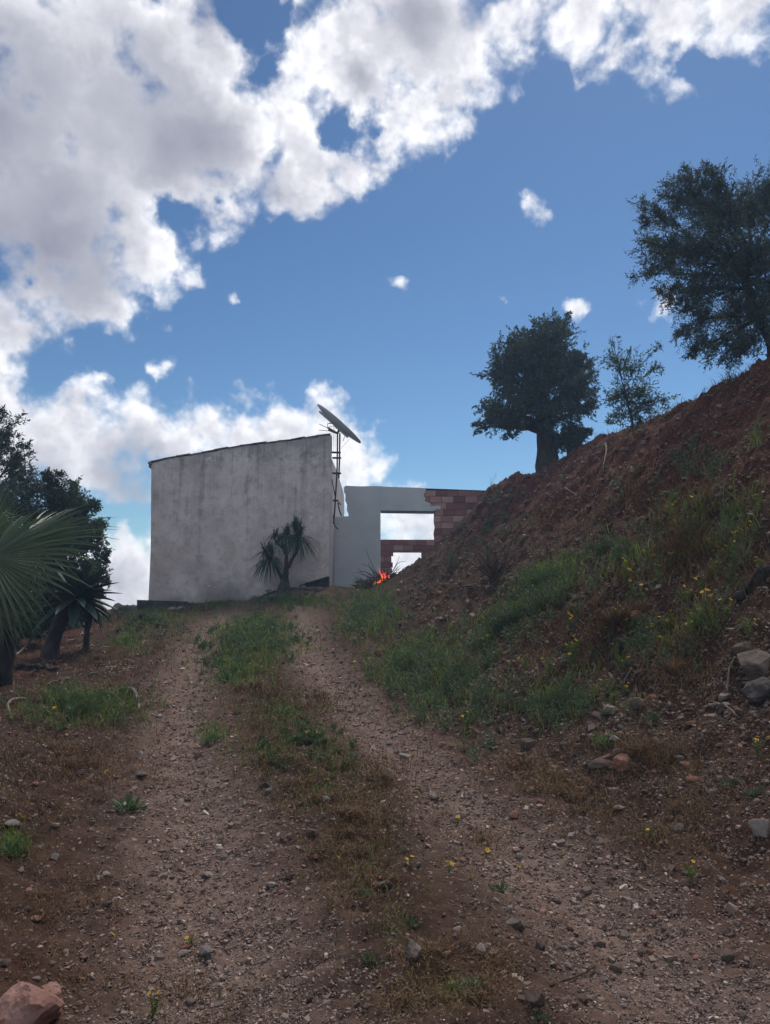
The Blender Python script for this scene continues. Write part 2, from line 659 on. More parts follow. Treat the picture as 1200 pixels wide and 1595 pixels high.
M = {}
M['olive'] = leaf_mat('olive_leaf', (.030, .045, .040), (.052, .072, .062), (.10, .125, .11), .18, k=1.25)
M['bush'] = leaf_mat('bush_leaf', (.022, .040, .026), (.040, .066, .040), (.075, .105, .065), .22, k=1.35)
M['almond'] = leaf_mat('almond_leaf', (.040, .066, .040), (.065, .10, .06), (.10, .14, .09), .35, k=1.3)
M['palm'] = leaf_mat('palm_frond', (.030, .050, .028), (.055, .085, .045), (.11, .14, .09), .2, .45, .4, k=1.25)
M['agave'] = leaf_mat('agave_leaf', (.018, .036, .030), (.030, .056, .044), (.05, .085, .065), .03, .5, .3, k=1.2)
M['pony'] = leaf_mat('ponytail_leaf', (.014, .032, .020), (.024, .050, .030), (.060, .085, .055), .15, k=1.7)
M['grass'] = leaf_mat('grass_blade', (.034, .052, .016), (.062, .090, .024), (.13, .145, .045), .3, k=2.0)
M['dry'] = leaf_mat('dry_grass_blade', (.045, .022, .011), (.105, .056, .026), (.19, .125, .065), .2, k=1.6)
M['weed'] = leaf_mat('weed_leaf', (.026, .050, .024), (.048, .080, .038), (.085, .12, .065), .25, k=1.9)
M['sage'] = leaf_mat('sage_leaf', (.040, .058, .032), (.062, .088, .046), (.10, .125, .070), .2, k=1.5)
M['straw'] = leaf_mat('straw', (.10, .075, .05), (.20, .155, .11), (.36, .29, .22), .1)
M['bark'] = noise_mat('bark', [(0, (.020, .017, .016)), (.5, (.045, .038, .034)), (1, (.095, .082, .074))], 9, 8, .95, .8, .03, stretch=(1, 1, .25))
M['twig'] = noise_mat('twig', [(0, (.022, .017, .014)), (1, (.07, .052, .042))], 12, 4, .95, 0)
M['twig2'] = noise_mat('dead_twig', [(0, (.04, .026, .022)), (1, (.11, .078, .062))], 12, 4, .95, 0)
M['palewood'] = noise_mat('weathered_wood', [(0, (.09, .07, .055)), (1, (.27, .225, .185))], 11, 5, .9, .5, .01)
M['darkwood'] = noise_mat('dark_wood', [(0, (.022, .018, .017)), (1, (.085, .070, .064))], 8, 6, .95, .7, .02)
M['metal'] = noise_mat('rusty_metal', [(0, (.05, .04, .045)), (.6, (.11, .10, .11)), (1, (.17, .10, .075))], 14, 5, .6, .2, .004)
M['darkmetal'] = noise_mat('dark_metal', [(0, (.02, .02, .024)), (1, (.06, .055, .06))], 14, 4, .55, .1, .003)
M['rustbox'] = noise_mat('red_primer', [(0, (.10, .035, .03)), (1, (.20, .075, .06))], 20, 4, .7, .1, .003)
M['panel'] = noise_mat('panel_sheet', [(0, (.30, .34, .38)), (1, (.40, .44, .48))], 5, 4, .5, .05, .003)
M['petal'] = leaf_mat('yellow_petal', (.55, .30, .012), (.70, .42, .015), (.75, .52, .03), .3)
M['brick'] = None
m, t, p, out = new_mat('brick')
f = t.noise(pos(t), 7, 6, .6).outputs[0]
c = t.ramp(t.math('ADD', objrand(t), t.math('MULTIPLY', t.math('SUBTRACT', f, .5), .5)),
           [(0, (.20, .088, .085)), (.35, (.34, .155, .145)), (.7, (.45, .25, .23)), (1, (.56, .38, .35))])
sx = t.new('ShaderNodeSeparateXYZ')
t.put(sx.inputs[0], pos(t))
wv_ = t.math('SINE', t.math('MULTIPLY', sx.outputs['X'], 190.0))
c = t.mix(t.rng(wv_, -.2, 1, 0, .16), c, (.11, .05, .05))
t.put(p.inputs['Base Color'], c)
bump(t, p, t.math('ADD', wv_, t.noise(pos(t), 60, 4).outputs[0]), .3, .004)
M['brick'] = m
M['mortar'] = noise_mat('mortar', [(0, (.12, .105, .10)), (1, (.24, .21, .20))], 14, 6, .95, .6, .01)
M['concrete'] = noise_mat('grey_concrete', [(0, (.13, .13, .135)), (1, (.26, .26, .265))], 9, 6, .9, .4, .008)
M['tile'] = noise_mat('roof_tile', [(0, (.10, .09, .09)), (.5, (.20, .165, .155)), (1, (.32, .26, .235))], 6, 6, .9, .5, .01, obj_var=.4)
M['whitewall'] = noise_mat('white_paint', [(0, (.60, .60, .60)), (1, (.80, .80, .79))], 3, 5, .8, .2, .004)
M['rock'] = noise_mat('loose_rock', [(0, (.060, .042, .034)), (.4, (.105, .077, .064)), (.75, (.165, .128, .108)), (1, (.28, .235, .20))], 8, 8, .95, .7, .012, obj_var=.75)
M['redrock'] = noise_mat('red_rock', [(0, (.12, .055, .04)), (.5, (.21, .10, .072)), (1, (.30, .165, .12))], 7, 8, .95, .7, .015, obj_var=.3)
M['greyrock'] = noise_mat('grey_rock', [(0, (.070, .062, .058)), (.5, (.13, .118, .112)), (1, (.22, .20, .19))], 7, 8, .95, .7, .012, obj_var=.3)
M['pinkrock'] = noise_mat('pink_rock', [(0, (.16, .075, .058)), (.5, (.27, .145, .115)), (1, (.38, .235, .20))], 5, 9, .95, .9, .02, obj_var=.1)
M['darkrock'] = noise_mat('dark_rock', [(0, (.04, .034, .032)), (.5, (.075, .066, .062)), (1, (.13, .115, .108))], 7, 8, .95, .8, .015, obj_var=.2)
M['palerock'] = noise_mat('pale_rock', [(0, (.14, .115, .10)), (1, (.30, .255, .225))], 8, 8, .95, .6, .01, obj_var=.4)
# gravel: one colour per stone
m, t, p, out = new_mat('gravel_stone')
t.put(p.inputs['Base Color'], t.mix(t.rng(t.noise(pos(t), 45, 4).outputs[0], .3, .7, 0, .5),
      t.ramp(tint(t), [(0, (.09, .060, .048)), (.4, (.19, .135, .110)), (.75, (.31, .237, .200)), (.93, (.44, .355, .305)), (1, (.58, .49, .43))]), (.17, .122, .098)))
M['gravel'] = m
# plaster of the big wall: rain streaks from the top, blotches, damp foot
m, t, p, out = new_mat('weathered_render')
P_ = pos(t)
sx = t.new('ShaderNodeSeparateXYZ')
t.put(sx.inputs[0], P_)
zrel = t.rng(sx.outputs['Z'], 2.0, 6.6)
st1 = t.noise(t.vmath('MULTIPLY', P_, (6.5, 6.5, .26)), 1.0, 7, .65).outputs[0]
st2 = t.noise(t.vmath('MULTIPLY', P_, (22, 22, .7)), 1.0, 6, .65).outputs[0]
bl = t.noise(P_, 1.1, 8, .62).outputs[0]
bl2 = t.noise(P_, 5.5, 8, .68).outputs[0]
col = t.ramp(t.rng(bl, .3, .7), [(0, (.215, .195, .195)), (.5, (.285, .262, .262)), (1, (.34, .325, .33))])
col = t.mix(t.rng(bl2, .48, .72, 0, .6), col, (.14, .13, .135))
smk = t.math('MULTIPLY', t.rng(t.math('MULTIPLY_ADD', t.math('SUBTRACT', bl2, .5), .35, st1), .50, .66, smooth=True), t.rng(zrel, .15, 1.0, .15, 1.0))
col = t.mix(t.math('MULTIPLY', smk, .68), col, (.085, .085, .095))
smk2 = t.math('MULTIPLY', t.rng(st2, .54, .72, smooth=True), t.rng(zrel, .35, 1.0, 0, .9))
col = t.mix(smk2, col, (.10, .10, .115))
topb = t.math('MULTIPLY', t.rng(t.math('ADD', zrel, t.math('MULTIPLY', t.math('SUBTRACT', bl2, .5), .35)), .80, 1.02, 0, .6, smooth=True), 1.0)
col = t.mix(topb, col, (.115, .12, .14))
foot = t.rng(t.math('ADD', zrel, t.math('MULTIPLY', t.math('SUBTRACT', bl, .5), .5)), .20, -.05, 0, .8, smooth=True)
col = t.mix(foot, col, (.105, .10, .108))
spot = t.noise(t.vmath('MULTIPLY', P_, (9, 9, 16)), 1.0, 6, .75).outputs[0]
col = t.mix(t.rng(spot, .61, .66, 0, .6, smooth=True), col, (.085, .08, .088))
chip = t.noise(t.vmath('MULTIPLY', P_, (2.3, 2.3, 3.1)), 1.0, 9, .72).outputs[0]
col = t.mix(t.rng(chip, .65, .665, 0, .45, smooth=True), col, (.15, .135, .125))
col = t.mix(t.rng(chip, .375, .355, 0, .5, smooth=True), col, (.40, .385, .375))
col = t.mix(1.0, col, (2.2, 2.12, 2.04), 'MULTIPLY')
t.put(p.inputs['Base Color'], col)
bump(t, p, t.math('ADD', t.noise(P_, 30, 6).outputs[0], t.math('MULTIPLY', bl2, 2.0)), .35, .012)
M['render'] = m
M['cement'] = noise_mat('cement_render', [(0, (.52, .57, .60)), (.5, (.59, .64, .67)), (1, (.66, .70, .72))], 1.3, 7, .9, .15, .006)
M['corner'] = noise_mat('pale_corner_render', [(0, (.42, .38, .38)), (1, (.62, .58, .58))], 3, 7, .9, .3, .006, stretch=(1, 1, .4))

# ------------------------------------------------------------------ ground
az = np.concatenate([np.linspace(-180, -46, 60, endpoint=False), np.linspace(-46, -31, 60, endpoint=False), np.linspace(-31, 31, 760, endpoint=False),
                     np.linspace(31, 46, 60, endpoint=False), np.linspace(46, 180, 60)]) * math.pi / 180
rad = np.concatenate([np.geomspace(.3, 1.6, 20, endpoint=False), np.geomspace(1.6, 34, 620, endpoint=False), np.geomspace(34, 72, 30)])
RR, AA = np.meshgrid(rad, az, indexing='ij')
GXm = (RR * np.sin(AA)).ravel()
GYm = (RR * np.cos(AA)).ravel()
GZm = gfull(GXm, GYm)
na = len(az)
i = np.arange(len(rad) - 1)[:, None] * na
j = np.arange(na - 1)[None, :]
Q = np.stack([i + j, i + j + 1, i + na + j + 1, i + na + j], -1).reshape(-1, 4)[:, ::-1]
s_, bank_, u_, rut_ = masks(GXm, GYm)
mb = MB()
mb.add(np.stack([GXm, GYm, GZm], 1), Q, rut_)
c0 = np.array([[0, 0, float(gfull(np.array([0.]), np.array([0.]))[0])]])
mb.add(np.concatenate([c0, np.stack([GXm[:na], GYm[:na], GZm[:na]], 1)]), np.stack([np.zeros(na - 1, int), np.arange(1, na), np.arange(2, na + 1)], 1)[:, ::-1], 0)

m, t, p, out = new_mat('earth')
P_ = pos(t)
rut = tint(t)
red = t.new('ShaderNodeAttribute', attribute_name='redsoil').outputs['Fac']
veg = t.new('ShaderNodeAttribute', attribute_name='moss').outputs['Fac']
n1 = t.noise(P_, .9, 6, .62).outputs[0]
n2 = t.noise(P_, 4.5, 8, .65).outputs[0]
n3 = t.noise(P_, 28, 6, .7).outputs[0]
soil = t.ramp(t.rng(n2, .28, .72), [(0, (.030, .019, .014)), (.5, (.056, .035, .026)), (1, (.095, .062, .047))])
soil = t.mix(t.rng(n1, .45, .68, 0, .5), soil, (.092, .044, .028))
redc = t.ramp(t.rng(n2, .25, .75), [(0, (.040, .012, .008)), (.5, (.088, .028, .018)), (1, (.145, .054, .035))])
soil = t.mix(t.math('MULTIPLY', red, t.rng(n1, .3, .6, .45, 1.0)), soil, redc)
gr = t.ramp(t.rng(n2, .25, .75), [(0, (.125, .088, .075)), (.5, (.185, .135, .116)), (1, (.245, .188, .165))])
soil = t.mix(t.math('MULTIPLY', rut, t.rng(n2, .3, .6, .7, 1.0)), soil, gr)
soil = t.mix(t.math('MULTIPLY', veg, t.rng(n2, .35, .65, 0, .8)), soil, (.040, .036, .016))
vo = t.new('ShaderNodeTexVoronoi')
t.put(vo.inputs['Vector'], t.vmath('ADD', P_, t.vmath('SCALE', t.noise(P_, 30, 2).outputs['Color'], scale=.02)))
vo.inputs['Scale'].default_value = 38
sv = t.new('ShaderNodeSeparateColor')
t.put(sv.inputs[0], vo.outputs['Color'])
peb = t.math('MULTIPLY', t.rng(vo.outputs['Distance'], .42, .30, smooth=True), t.rng(sv.outputs[0], .45, .55))
pebc = t.ramp(sv.outputs[1], [(0, (.06, .045, .040)), (.6, (.12, .095, .085)), (.92, (.22, .185, .165)), (1, (.36, .32, .29))])
soil = t.mix(t.math('MULTIPLY', peb, .8), soil, pebc)
soil = t.mix(t.rng(n3, .3, .7, 0, .45), soil, t.mix(1.0, soil, (.55, .52, .5), 'MULTIPLY'))
soil = t.mix(1.0, soil, (1.10, 1.02, .95), 'MULTIPLY')
t.put(p.inputs['Base Color'], soil)
p.inputs['Roughness'].default_value = .97
p.inputs['Specular IOR Level'].default_value = .12
hh = t.math('ADD', t.math('MULTIPLY', n3, .9), t.math('ADD', t.math('MULTIPLY', peb, .5), t.math('MULTIPLY', t.noise(P_, 90, 5, .7).outputs[0], .35)))
bump(t, p, hh, .8, .022)
M['earth'] = m
ground = mb.obj('ground', M['earth'], smooth=True)
tag(ground, 'reddish brown gravelly hillside with two worn wheel tracks climbing between banks', 'ground', kind='structure')
nv = len(GXm)
redm = np.concatenate([np.clip(sm(2.2, 3.4, s_) * (1 - sm(6.5, 9, s_)) + .55 * sm(-2.2, -3.2, u_) * sm(6, 8, GYm) + .25 * bank_, 0, 1), np.zeros(na + 1)])
mossm = np.concatenate([np.clip((bank_ * (1 - sm(2.4, 3.6, s_)) * .6 + np.exp(-(u_ / .5) ** 2) * sm(5, 8, GYm) * .9 + sm(-1.4, -2.2, u_) * .3), 0, 1), np.zeros(na + 1)])
for nm, arr in (('redsoil', redm), ('moss', mossm)):
    a_ = ground.data.attributes.new(nm, 'FLOAT', 'POINT')
    a_.data.foreach_set('value', arr.astype(np.float32))


# ------------------------------------------------------------------ house with the big stained wall
HY = 21.0
house = empty('house', (-4.0, HY + 3.5, 2.0), label='tall house with a windowless stained grey end wall at the top of the track', cat='house')
ho = np.array(house.location)


def child(mb_, name, mat, parent, smooth=False):
    """child of an Empty: mesh given in world coordinates"""
    o = mb_.obj(name, mat, smooth=smooth)
    o.parent = parent
    M_inv = np.array(parent.location)
    me = o.data
    co = np.empty(len(me.vertices) * 3)
    me.vertices.foreach_get('co', co)
    co = co.reshape(-1, 3) - M_inv
    me.vertices.foreach_set('co', co.ravel())
    me.update()
    return o


pl = at(236, 722, HY)
pr = at(514, 679, HY)
bl_ = at(231, 943, HY)
XL, XR = bl_[0], at(514, 900, HY)[0]
top_px = [(236, 720), (262, 715), (300, 709), (340, 702), (380, 695), (400, 693), (430, 689), (455, 687), (470, 684), (496, 680), (514, 678)]
ol = [(XL, .9), (XL + .005, 3.5), (pl[0], pl[2])]
for k, (px_, py_) in enumerate(top_px[1:-1]):
    q = at(px_, py_, HY)
    ol += [(q[0] - .015, q[2] - .008 * (k % 3)), (q[0] + .015, q[2] + .018 + .008 * (k % 2))]
ol += [(XR, at(514, 678, HY)[2]), (XR, .9)]
mb = MB()
prism(mb, ol, HY, HY + .28)
child(mb, 'wall', M['render'], house)
# side wall running back, its top falling away behind
zs0, zs1, zs2 = at(514, 711, HY)[2], at(533, 768, 27.6)[2], at(534, 776, 28.2)[2]
mb = MB()
yy = [HY + .282, 24.0, 27.6, 28.2]
zz = [zs0, zs0 * .55 + zs1 * .45 + .12, zs1, zs2]
V = [(XR - .004, y, .9) for y in yy] + [(XR - .004, y, z) for y, z in zip(yy, zz)] + [(XR - .284, y, .9) for y in yy] + [(XR - .284, y, z) for y, z in zip(yy, zz)]
q = []
for k in range(3):
    q += [[k, k + 1, k + 5, k + 4], [8 + k + 1, 8 + k, 12 + k, 12 + k + 1], [4 + k, 5 + k, 13 + k, 12 + k]]
q += [[3, 11, 15, 7], [0, 4, 12, 8]]
mb.add(V, np.array(q))
child(mb, 'side_wall', M['corner'], house)
mb = MB()
box(mb, XL, XR - .29, 27.9, 28.18, .9, zs1 - .8)
box(mb, XL + .003, XL + .28, HY + .283, 27.895, .9, pl[2] - .6)
child(mb, 'rear_wall', M['render'], house)
mb = MB()
V = [(XL - .15, HY + .285, pl[2] - .35), (XR - .29, HY + .285, zs0 - .15), (XR - .29, 27.88, zs1 - .15), (XL - .15, 27.88, pl[2] - .75)]
V += [(a_, b_, c_ - .12) for a_, b_, c_ in V]
mb.add(V, BOXF[:, ::-1])
roof = child(mb, 'roof', M['tile'], house)
# verge tiles bedded along the top of the wall
segs = spline([at(a_, b_, HY) for a_, b_ in top_px], 15)
for k in range(14):
    a_, b_ = segs[k], segs[k + 1]
    dz = .012 * (k % 3)
    mb = MB()
    V = []
    for yq in (HY - .03, HY + .31):
        V += [(a_[0] - .02, yq, a_[2] + .004 + dz), (b_[0] + .015, yq, b_[2] + .016 + dz), (b_[0] + .015, yq, b_[2] + .042 + dz), (a_[0] - .02, yq, a_[2] + .034 + dz)]
    mb.add(V, np.array([[0, 1, 2, 3], [7, 6, 5, 4], [0, 4, 5, 1], [3, 2, 6, 7], [1, 5, 6, 2], [0, 3, 7, 4]]))
    child(mb, 'roof_tile', M['tile'], house)
# broken eave end at the upper left corner
mb = MB()
box(mb, pl[0] - .07, pl[0] + .03, HY - .05, HY + .5, pl[2] - .03, pl[2] + .035, jit=.012)
box(mb, pl[0] - .05, pl[0] - .003, HY - .02, HY + .45, pl[2] - .12, pl[2] - .03, jit=.012)
child(mb, 'eave', M['tile'], house)
# pale upright strip along the right corner
mb = MB()
q0, q1 = at(512, 764, HY), at(516, 925, HY)
box(mb, XR - .03, XR + .055, HY - .022, HY + .10, q1[2] - .3, q0[2], jit=.006)
child(mb, 'corner_strip', M['corner'], house)

# ------------------------------------------------------------------ half-plastered ruined wall to the right
WY = 23.0


def xz(px_, py_, Y):
    q_ = at(px_, py_, Y)
    return (float(q_[0]), float(q_[2]))


ruin = empty('ruined_wall', (0.4, WY, 2.4), label='roofless wall half plastered in grey cement with one large square opening', cat='wall')
pg = [(519, 960), (519, 805), (543, 804), (543, 797), (540.5, 796), (541, 783), (538, 781), (538.5, 769), (536.5, 768), (536, 759), (539, 756.5), (560, 757.5), (585, 757), (612, 758.5), (630, 759), (650, 759.5), (664, 760.5),
      (663, 766), (660, 771), (663, 776), (662, 781), (669, 783), (672, 786), (668, 788), (686, 788), (687, 794), (681, 793), (676.5, 796), (593, 795), (593.5, 960)]
mb = MB()
prism(mb, [xz(a_, b_, WY) for a_, b_ in pg], WY, WY + .05)
child(mb, 'plaster', M['cement'], ruin)
# masonry behind the plaster
cg = [(520, 960), (520, 806), (545, 805), (545, 799), (542, 798), (542.5, 785), (539.5, 783), (540, 771), (538, 770), (538, 760), (660, 762), (700, 764), (800, 768), (860, 770), (860, 960), (678, 960), (678, 842), (676, 830), (678, 820), (676.5, 812), (676.8, 797.5), (592, 796.5), (592, 960)]
mb = MB()
prism(mb, [xz(a_, b_, WY) for a_, b_ in cg], WY + .052, WY + .24)
child(mb, 'masonry', M['mortar'], ruin)
bh, bw = .188, .345
ztop0 = xz(700, 762.5, WY)[1]


def brick(parent, x0, x1, y0, y1, z0, z1):
    mb_ = MB()
    e = .006
    V_ = []
    for yq, s in ((y0, e), (y0 + .008, 0), (y1, 0)):
        V_ += [(x0 + s, yq, z0 + s), (x1 - s, yq, z0 + s), (x1 - s, yq, z1 - s), (x0 + s, yq, z1 - s)]
    V_ = np.array(V_) + rng.normal(0, .0025, (12, 3))
    fq = [[0, 1, 2, 3]]
    for k_ in (0, 4):
        for i_ in range(4):
            j_ = (i_ + 1) % 4
            fq.append([k_ + i_, k_ + 4 + i_, k_ + 4 + j_, k_ + j_])
    fq.append([11, 10, 9, 8])
    mb_.add(V_, np.array(fq))
    return child(mb_, 'brick', M['brick'], parent)


xo = xz(677.5, 800, WY)[0]
for r_ in range(8):
    z1 = ztop0 - .012 - r_ * (bh + .012)
    z0 = z1 - bh
    pyc = 797.5 - 0
    xstart = xz(662, 770, WY)[0] - .25 if r_ < 2 else (xz(668, 786, WY)[0] if r_ == 2 else xo + rng.uniform(-.02, .035))
    if z1 < xz(600, 795, WY)[1] and r_ >= 2:
        xstart = xo + rng.uniform(-.03, .04)
    x = xstart + ((r_ % 2) * .16 if r_ < 3 else 0)
    first = True
    while x < 3.5:
        w = bw * (rng.uniform(.5, .9) if first else rng.uniform(.93, 1.06))
        first = False
        brick(ruin, x, x + w, WY + .026 + rng.uniform(-.008, .008), WY + .08, z0 + rng.uniform(0, .006), z1 - (.02 if r_ == 0 else 0) * rng.uniform(0, 1))
        x += w + .013
# thin cement capping along the brick top
mb = MB()
a_, b_ = xz(664, 761.5, WY), xz(800, 766.5, WY)
V = [(a_[0], WY + .02, a_[1]), (b_[0], WY + .02, b_[1]), (b_[0], WY + .245, b_[1]), (a_[0], WY + .245, a_[1])]
V += [(x_, y_, z_ + .022) for x_, y_, z_ in V]
mb.add(V, BOXF)
child(mb, 'coping', M['darkmetal'], ruin)
# dark timber lintel edge over the opening
mb = MB()
a_, b_ = xz(593.3, 796.3, WY), xz(676.2, 797.3, WY)
V = [(a_[0], WY + .004, a_[1] - .03), (b_[0], WY + .004, b_[1] - .03), (b_[0], WY + .235, b_[1] - .03), (a_[0], WY + .235, a_[1] - .03)]
V += [(x_, y_, z_ + .034) for x_, y_, z_ in V]
mb.add(V, BOXF)
child(mb, 'lintel', M['concrete'], ruin)

# ------------------------------------------------------------------ low bare brick wall behind the opening
BY = 26.5
rear = empty('brick_wall', (0.3, BY, 2.3), label='low bare brick wall with a small window hole seen through the large opening', cat='wall')
zt = xz(620, 840.5, BY)[1]
xa, xb = xz(560, 850, BY)[0], xz(760, 850, BY)[0]
hx0, hx1 = xz(610, 870, BY)[0], xz(656, 870, BY)[0]
hz1 = xz(620, 860, BY)[1]
mb = MB()
prism(mb, [(xa, 1.6), (xa, zt - .01), (xb, zt - .01), (xb, 1.6), (hx1 + .02, 1.6), (hx1 + .02, hz1 + .03), (hx0 - .02, hz1 + .03), (hx0 - .02, 1.6)], BY + .03, BY + .2)
child(mb, 'masonry', M['mortar'], rear)
bh2, bw2 = .185, .31
for r_ in range(8):
    z1 = zt - r_ * (bh2 + .013)
    z0 = z1 - bh2
    x = xa + (r_ % 2) * .15 - .2
    while x < xb - .1:
        w = bw2 * rng.uniform(.9, 1.08)
        x1 = x + w
        rj = rng.uniform(-.05, .07)
        if z1 < hz1 + .06:
            if x < hx0 + rj and x1 > hx0 - .03 + rj:
                x1 = hx0 + rj
            elif x1 > hx1 + rj and x < hx1 + rj:
                x = hx1 + rj
            elif x >= hx0 + rj and x1 <= hx1 + rj:
                x = x1 + .013
                continue
        if x1 - x > .06:
            brick(rear, x, x1, BY + rng.uniform(-.008, .01), BY + .06, z0, z1)
        x = max(x1, x) + .013
mb = MB()
box(mb, hx0 - .12, hx1 + .15, BY - .012, BY + .1, hz1 - .01, hz1 + .05, jit=.004)
child(mb, 'lintel', M['concrete'], rear)

# ------------------------------------------------------------------ mast, aerial and panel on the house corner
MY = 21.55
mast_b = at(521, 815, MY)
mast = empty('antenna_mast', tuple(mast_b), label='slim rusty metal mast bracketed to the right edge of the tall house wall', cat='mast')
mtop = at(528.5, 668, MY)
p0 = at(529.5, 690, MY)
mb = MB()
tube(mb, [at(520, 815, MY), at(522, 790, MY), at(525.5, 730, MY), at(526, 672, MY)], [.022] * 4, 8)
child(mb, 'pole', M['darkmetal'], mast, True)
mb = MB()
tube(mb, [at(528, 745, MY + .05), at(529, 720, MY + .05), at(529.6, 675, MY + .05)], [.024] * 3, 8)
child(mb, 'pole', M['metal'], mast, True)
for (x0, x1, y_) in ((516, 531, 704.5), (518, 531.5, 713), (518, 531.5, 737), (514.5, 527.5, 779.5)):
    mb = MB()
    a_, b_ = at(x0, y_, MY), at(x1, y_, MY)
    box(mb, a_[0], b_[0], MY - .03, MY + .08, a_[2] - .018, a_[2] + .018)
    child(mb, 'bracket', M['darkmetal'], mast)
for pts, rr_ in (([(517.5, 746), (519, 757), (522, 771), (523, 776)], .016), ([(526.5, 783), (529, 795), (531.5, 802), (533, 803)], .022), ([(527, 781), (530, 785), (532, 786)], .018),
                 ([(522, 792), (519.5, 806), (521.5, 819), (527, 824.5)], .017), ([(514.5, 809), (518, 813), (521, 817)], .012)):
    mb = MB()
    tube(mb, [at(a_, b_, MY - .06) for a_, b_ in pts], rr_, 6)
    child(mb, 'stay', M['darkmetal'], mast, True)
for x0, y0, x1, y1 in ((517, 668, 517.5, 705), (519.5, 668, 520, 705), (522, 668, 522.5, 705)):
    mb = MB()
    tube(mb, [at(x0, y0, MY + .02), at(x1, y1, MY + .02)], .0035, 4)
    child(mb, 'wire', M['metal'], mast)
mb = MB()
tube(mb, [at(531, 699, MY + .05), at(545, 684, MY + .1)], .004, 4)
child(mb, 'wire', M['metal'], mast)

aer = empty('tv_antenna', tuple(at(526, 672, MY)), label='small tangled TV aerial with thin rods just under the tilted panel', cat='antenna')
mb = MB()
a_ = at(511.5, 668, MY - .04)
b_ = at(526, 675, MY - .02)
V = []
for q_, w_ in ((a_, .05), (b_, .028)):
    V += [(q_[0], q_[1] - w_, q_[2] - w_), (q_[0], q_[1] + w_, q_[2] - w_), (q_[0], q_[1] + w_, q_[2] + w_), (q_[0], q_[1] - w_, q_[2] + w_)]
mb.add(V, np.array([[0, 1, 5, 4], [1, 2, 6, 5], [2, 3, 7, 6], [3, 0, 4, 7], [3, 2, 1, 0], [4, 5, 6, 7]]))
child(mb, 'signal_box', M['rustbox'], aer)
for pts in ([(497.5, 660.5), (511, 667)], [(497, 670), (511.5, 671)], [(510.5, 668), (510.5, 660), (518, 658.5)], [(511, 666), (517, 664), (522, 663), (524, 668)], [(520.5, 659), (520.5, 668)],
            [(532, 656), (537, 667), (538, 671)], [(538, 678), (534.5, 687)], [(512, 660), (523, 659)], [(515, 672), (531, 676)]):
    mb = MB()
    tube(mb, spline([at(x_, y_, MY - .05) for x_, y_ in pts], 6), .0085, 5)
    child(mb, 'rod', M['darkmetal'], aer)

pc = at(527, 661, MY + .02)
pan = empty('tilted_panel', tuple(pc), label='pale grey plate tilted steeply on top of the mast, seen nearly edge on', cat='panel')
e0, e1 = at(493.5, 631.5, MY + .02), at(561, 691, MY + .02)
ax = norm(e1 - e0)
Lh = np.linalg.norm(e1 - e0) / 2
cc = (e0 + e1) / 2
nn = norm(np.cross(ax, np.array([0.0, 1.0, -.17])))
if nn[2] < 0:
    nn = -nn
wd = norm(np.cross(nn, ax))


def panel_slab(l0, l1, w0, w1, t0, t1):
    mb_ = MB()
    V_ = []
    for tt in (t0, t1):
        for (l, w_) in ((l0, w0), (l1, w0), (l1, w1), (l0, w1)):
            V_.append(cc + ax * l + wd * w_ + nn * tt)
    f_ = BOXF.copy()
    mb_.add(V_, f_)
    mb_.add(V_, f_[:, ::-1]) if False else None
    return mb_


# lens-shaped shallow plate
mb = MB()
nr, na_ = 5, 36
V = []
for side_ in (0, 1):
    for ir in range(nr + 1):
        rr_ = ir / nr
        for ia in range(na_):
            th = ia / na_ * 2 * np.pi
            h_ = -.10 * (1 - rr_ ** 2) + (.028 if side_ else 0)
            V.append(cc + ax * (Lh * rr_ * math.cos(th)) + wd * (.31 * rr_ * math.sin(th)) + nn * (h_ + .02))
q = []
for side_ in (0, 1):
    o0 = side_ * (nr + 1) * na_
    for ir in range(nr):
        for ia in range(na_):
            a_, b_ = o0 + ir * na_ + ia, o0 + ir * na_ + (ia + 1) % na_
            f_ = [a_, b_, b_ + na_, a_ + na_]
            q.append(f_ if side_ == 0 else f_[::-1])
e0_ = nr * na_
for ia in range(na_):
    a_, b_ = e0_ + ia, e0_ + (ia + 1) % na_
    q.append([a_, b_, b_ + (nr + 1) * na_, a_ + (nr + 1) * na_])
mb.add(V, np.array(q))
child(mb, 'dish_plate', M['panel'], pan, True)
child(panel_slab(-Lh * .78, -Lh * .1, -.05, .05, -.10, -.062), 'back_rib', M['panel'], pan)
child(panel_slab(-Lh * .05, Lh * .55, -.05, .05, -.115, -.082), 'back_rib', M['panel'], pan)
mb = MB()
tube(mb, [at(527.5, 674, MY), at(528, 668, MY), cc - nn * .07 - ax * .02], .03, 8)
child(mb, 'swivel', M['darkmetal'], pan, True)

# ------------------------------------------------------------------ bits at the foot of the house
mb = MB()
a_, b_ = at(236, 937, HY - .4), at(291, 953, HY - .4)
box(mb, a_[0] - .3, b_[0], HY - .62, HY - .3, 1.2, a_[2], jit=.02)
o = mb.obj('plinth_block', noise_mat('dark_block', [(0, (.03, .028, .030)), (1, (.10, .092, .09))], 6, 7, .95, .8, .02))
tag(o, 'low dark weathered block at the left foot of the tall stained wall', 'block')
mb = MB()
a_, b_ = at(193, 943, 21.6), at(223, 950, 21.6)
box(mb, a_[0], b_[0], 21.4, 21.9, a_[2] - .12, a_[2], jit=.012)
box(mb, a_[0] + .08, b_[0] - .06, 21.45, 21.85, a_[2] - .9, a_[2] - .121, jit=.01)
o = mb.obj('stone_table', M['concrete'])
tag(o, 'small flat topped grey slab standing left of the tall house, against the sky', 'slab')
bp = empty('board_pile', tuple(at(495, 912, 20.6)), label='dark pile of sloping boards at the right foot of the tall stained wall', cat='boards')
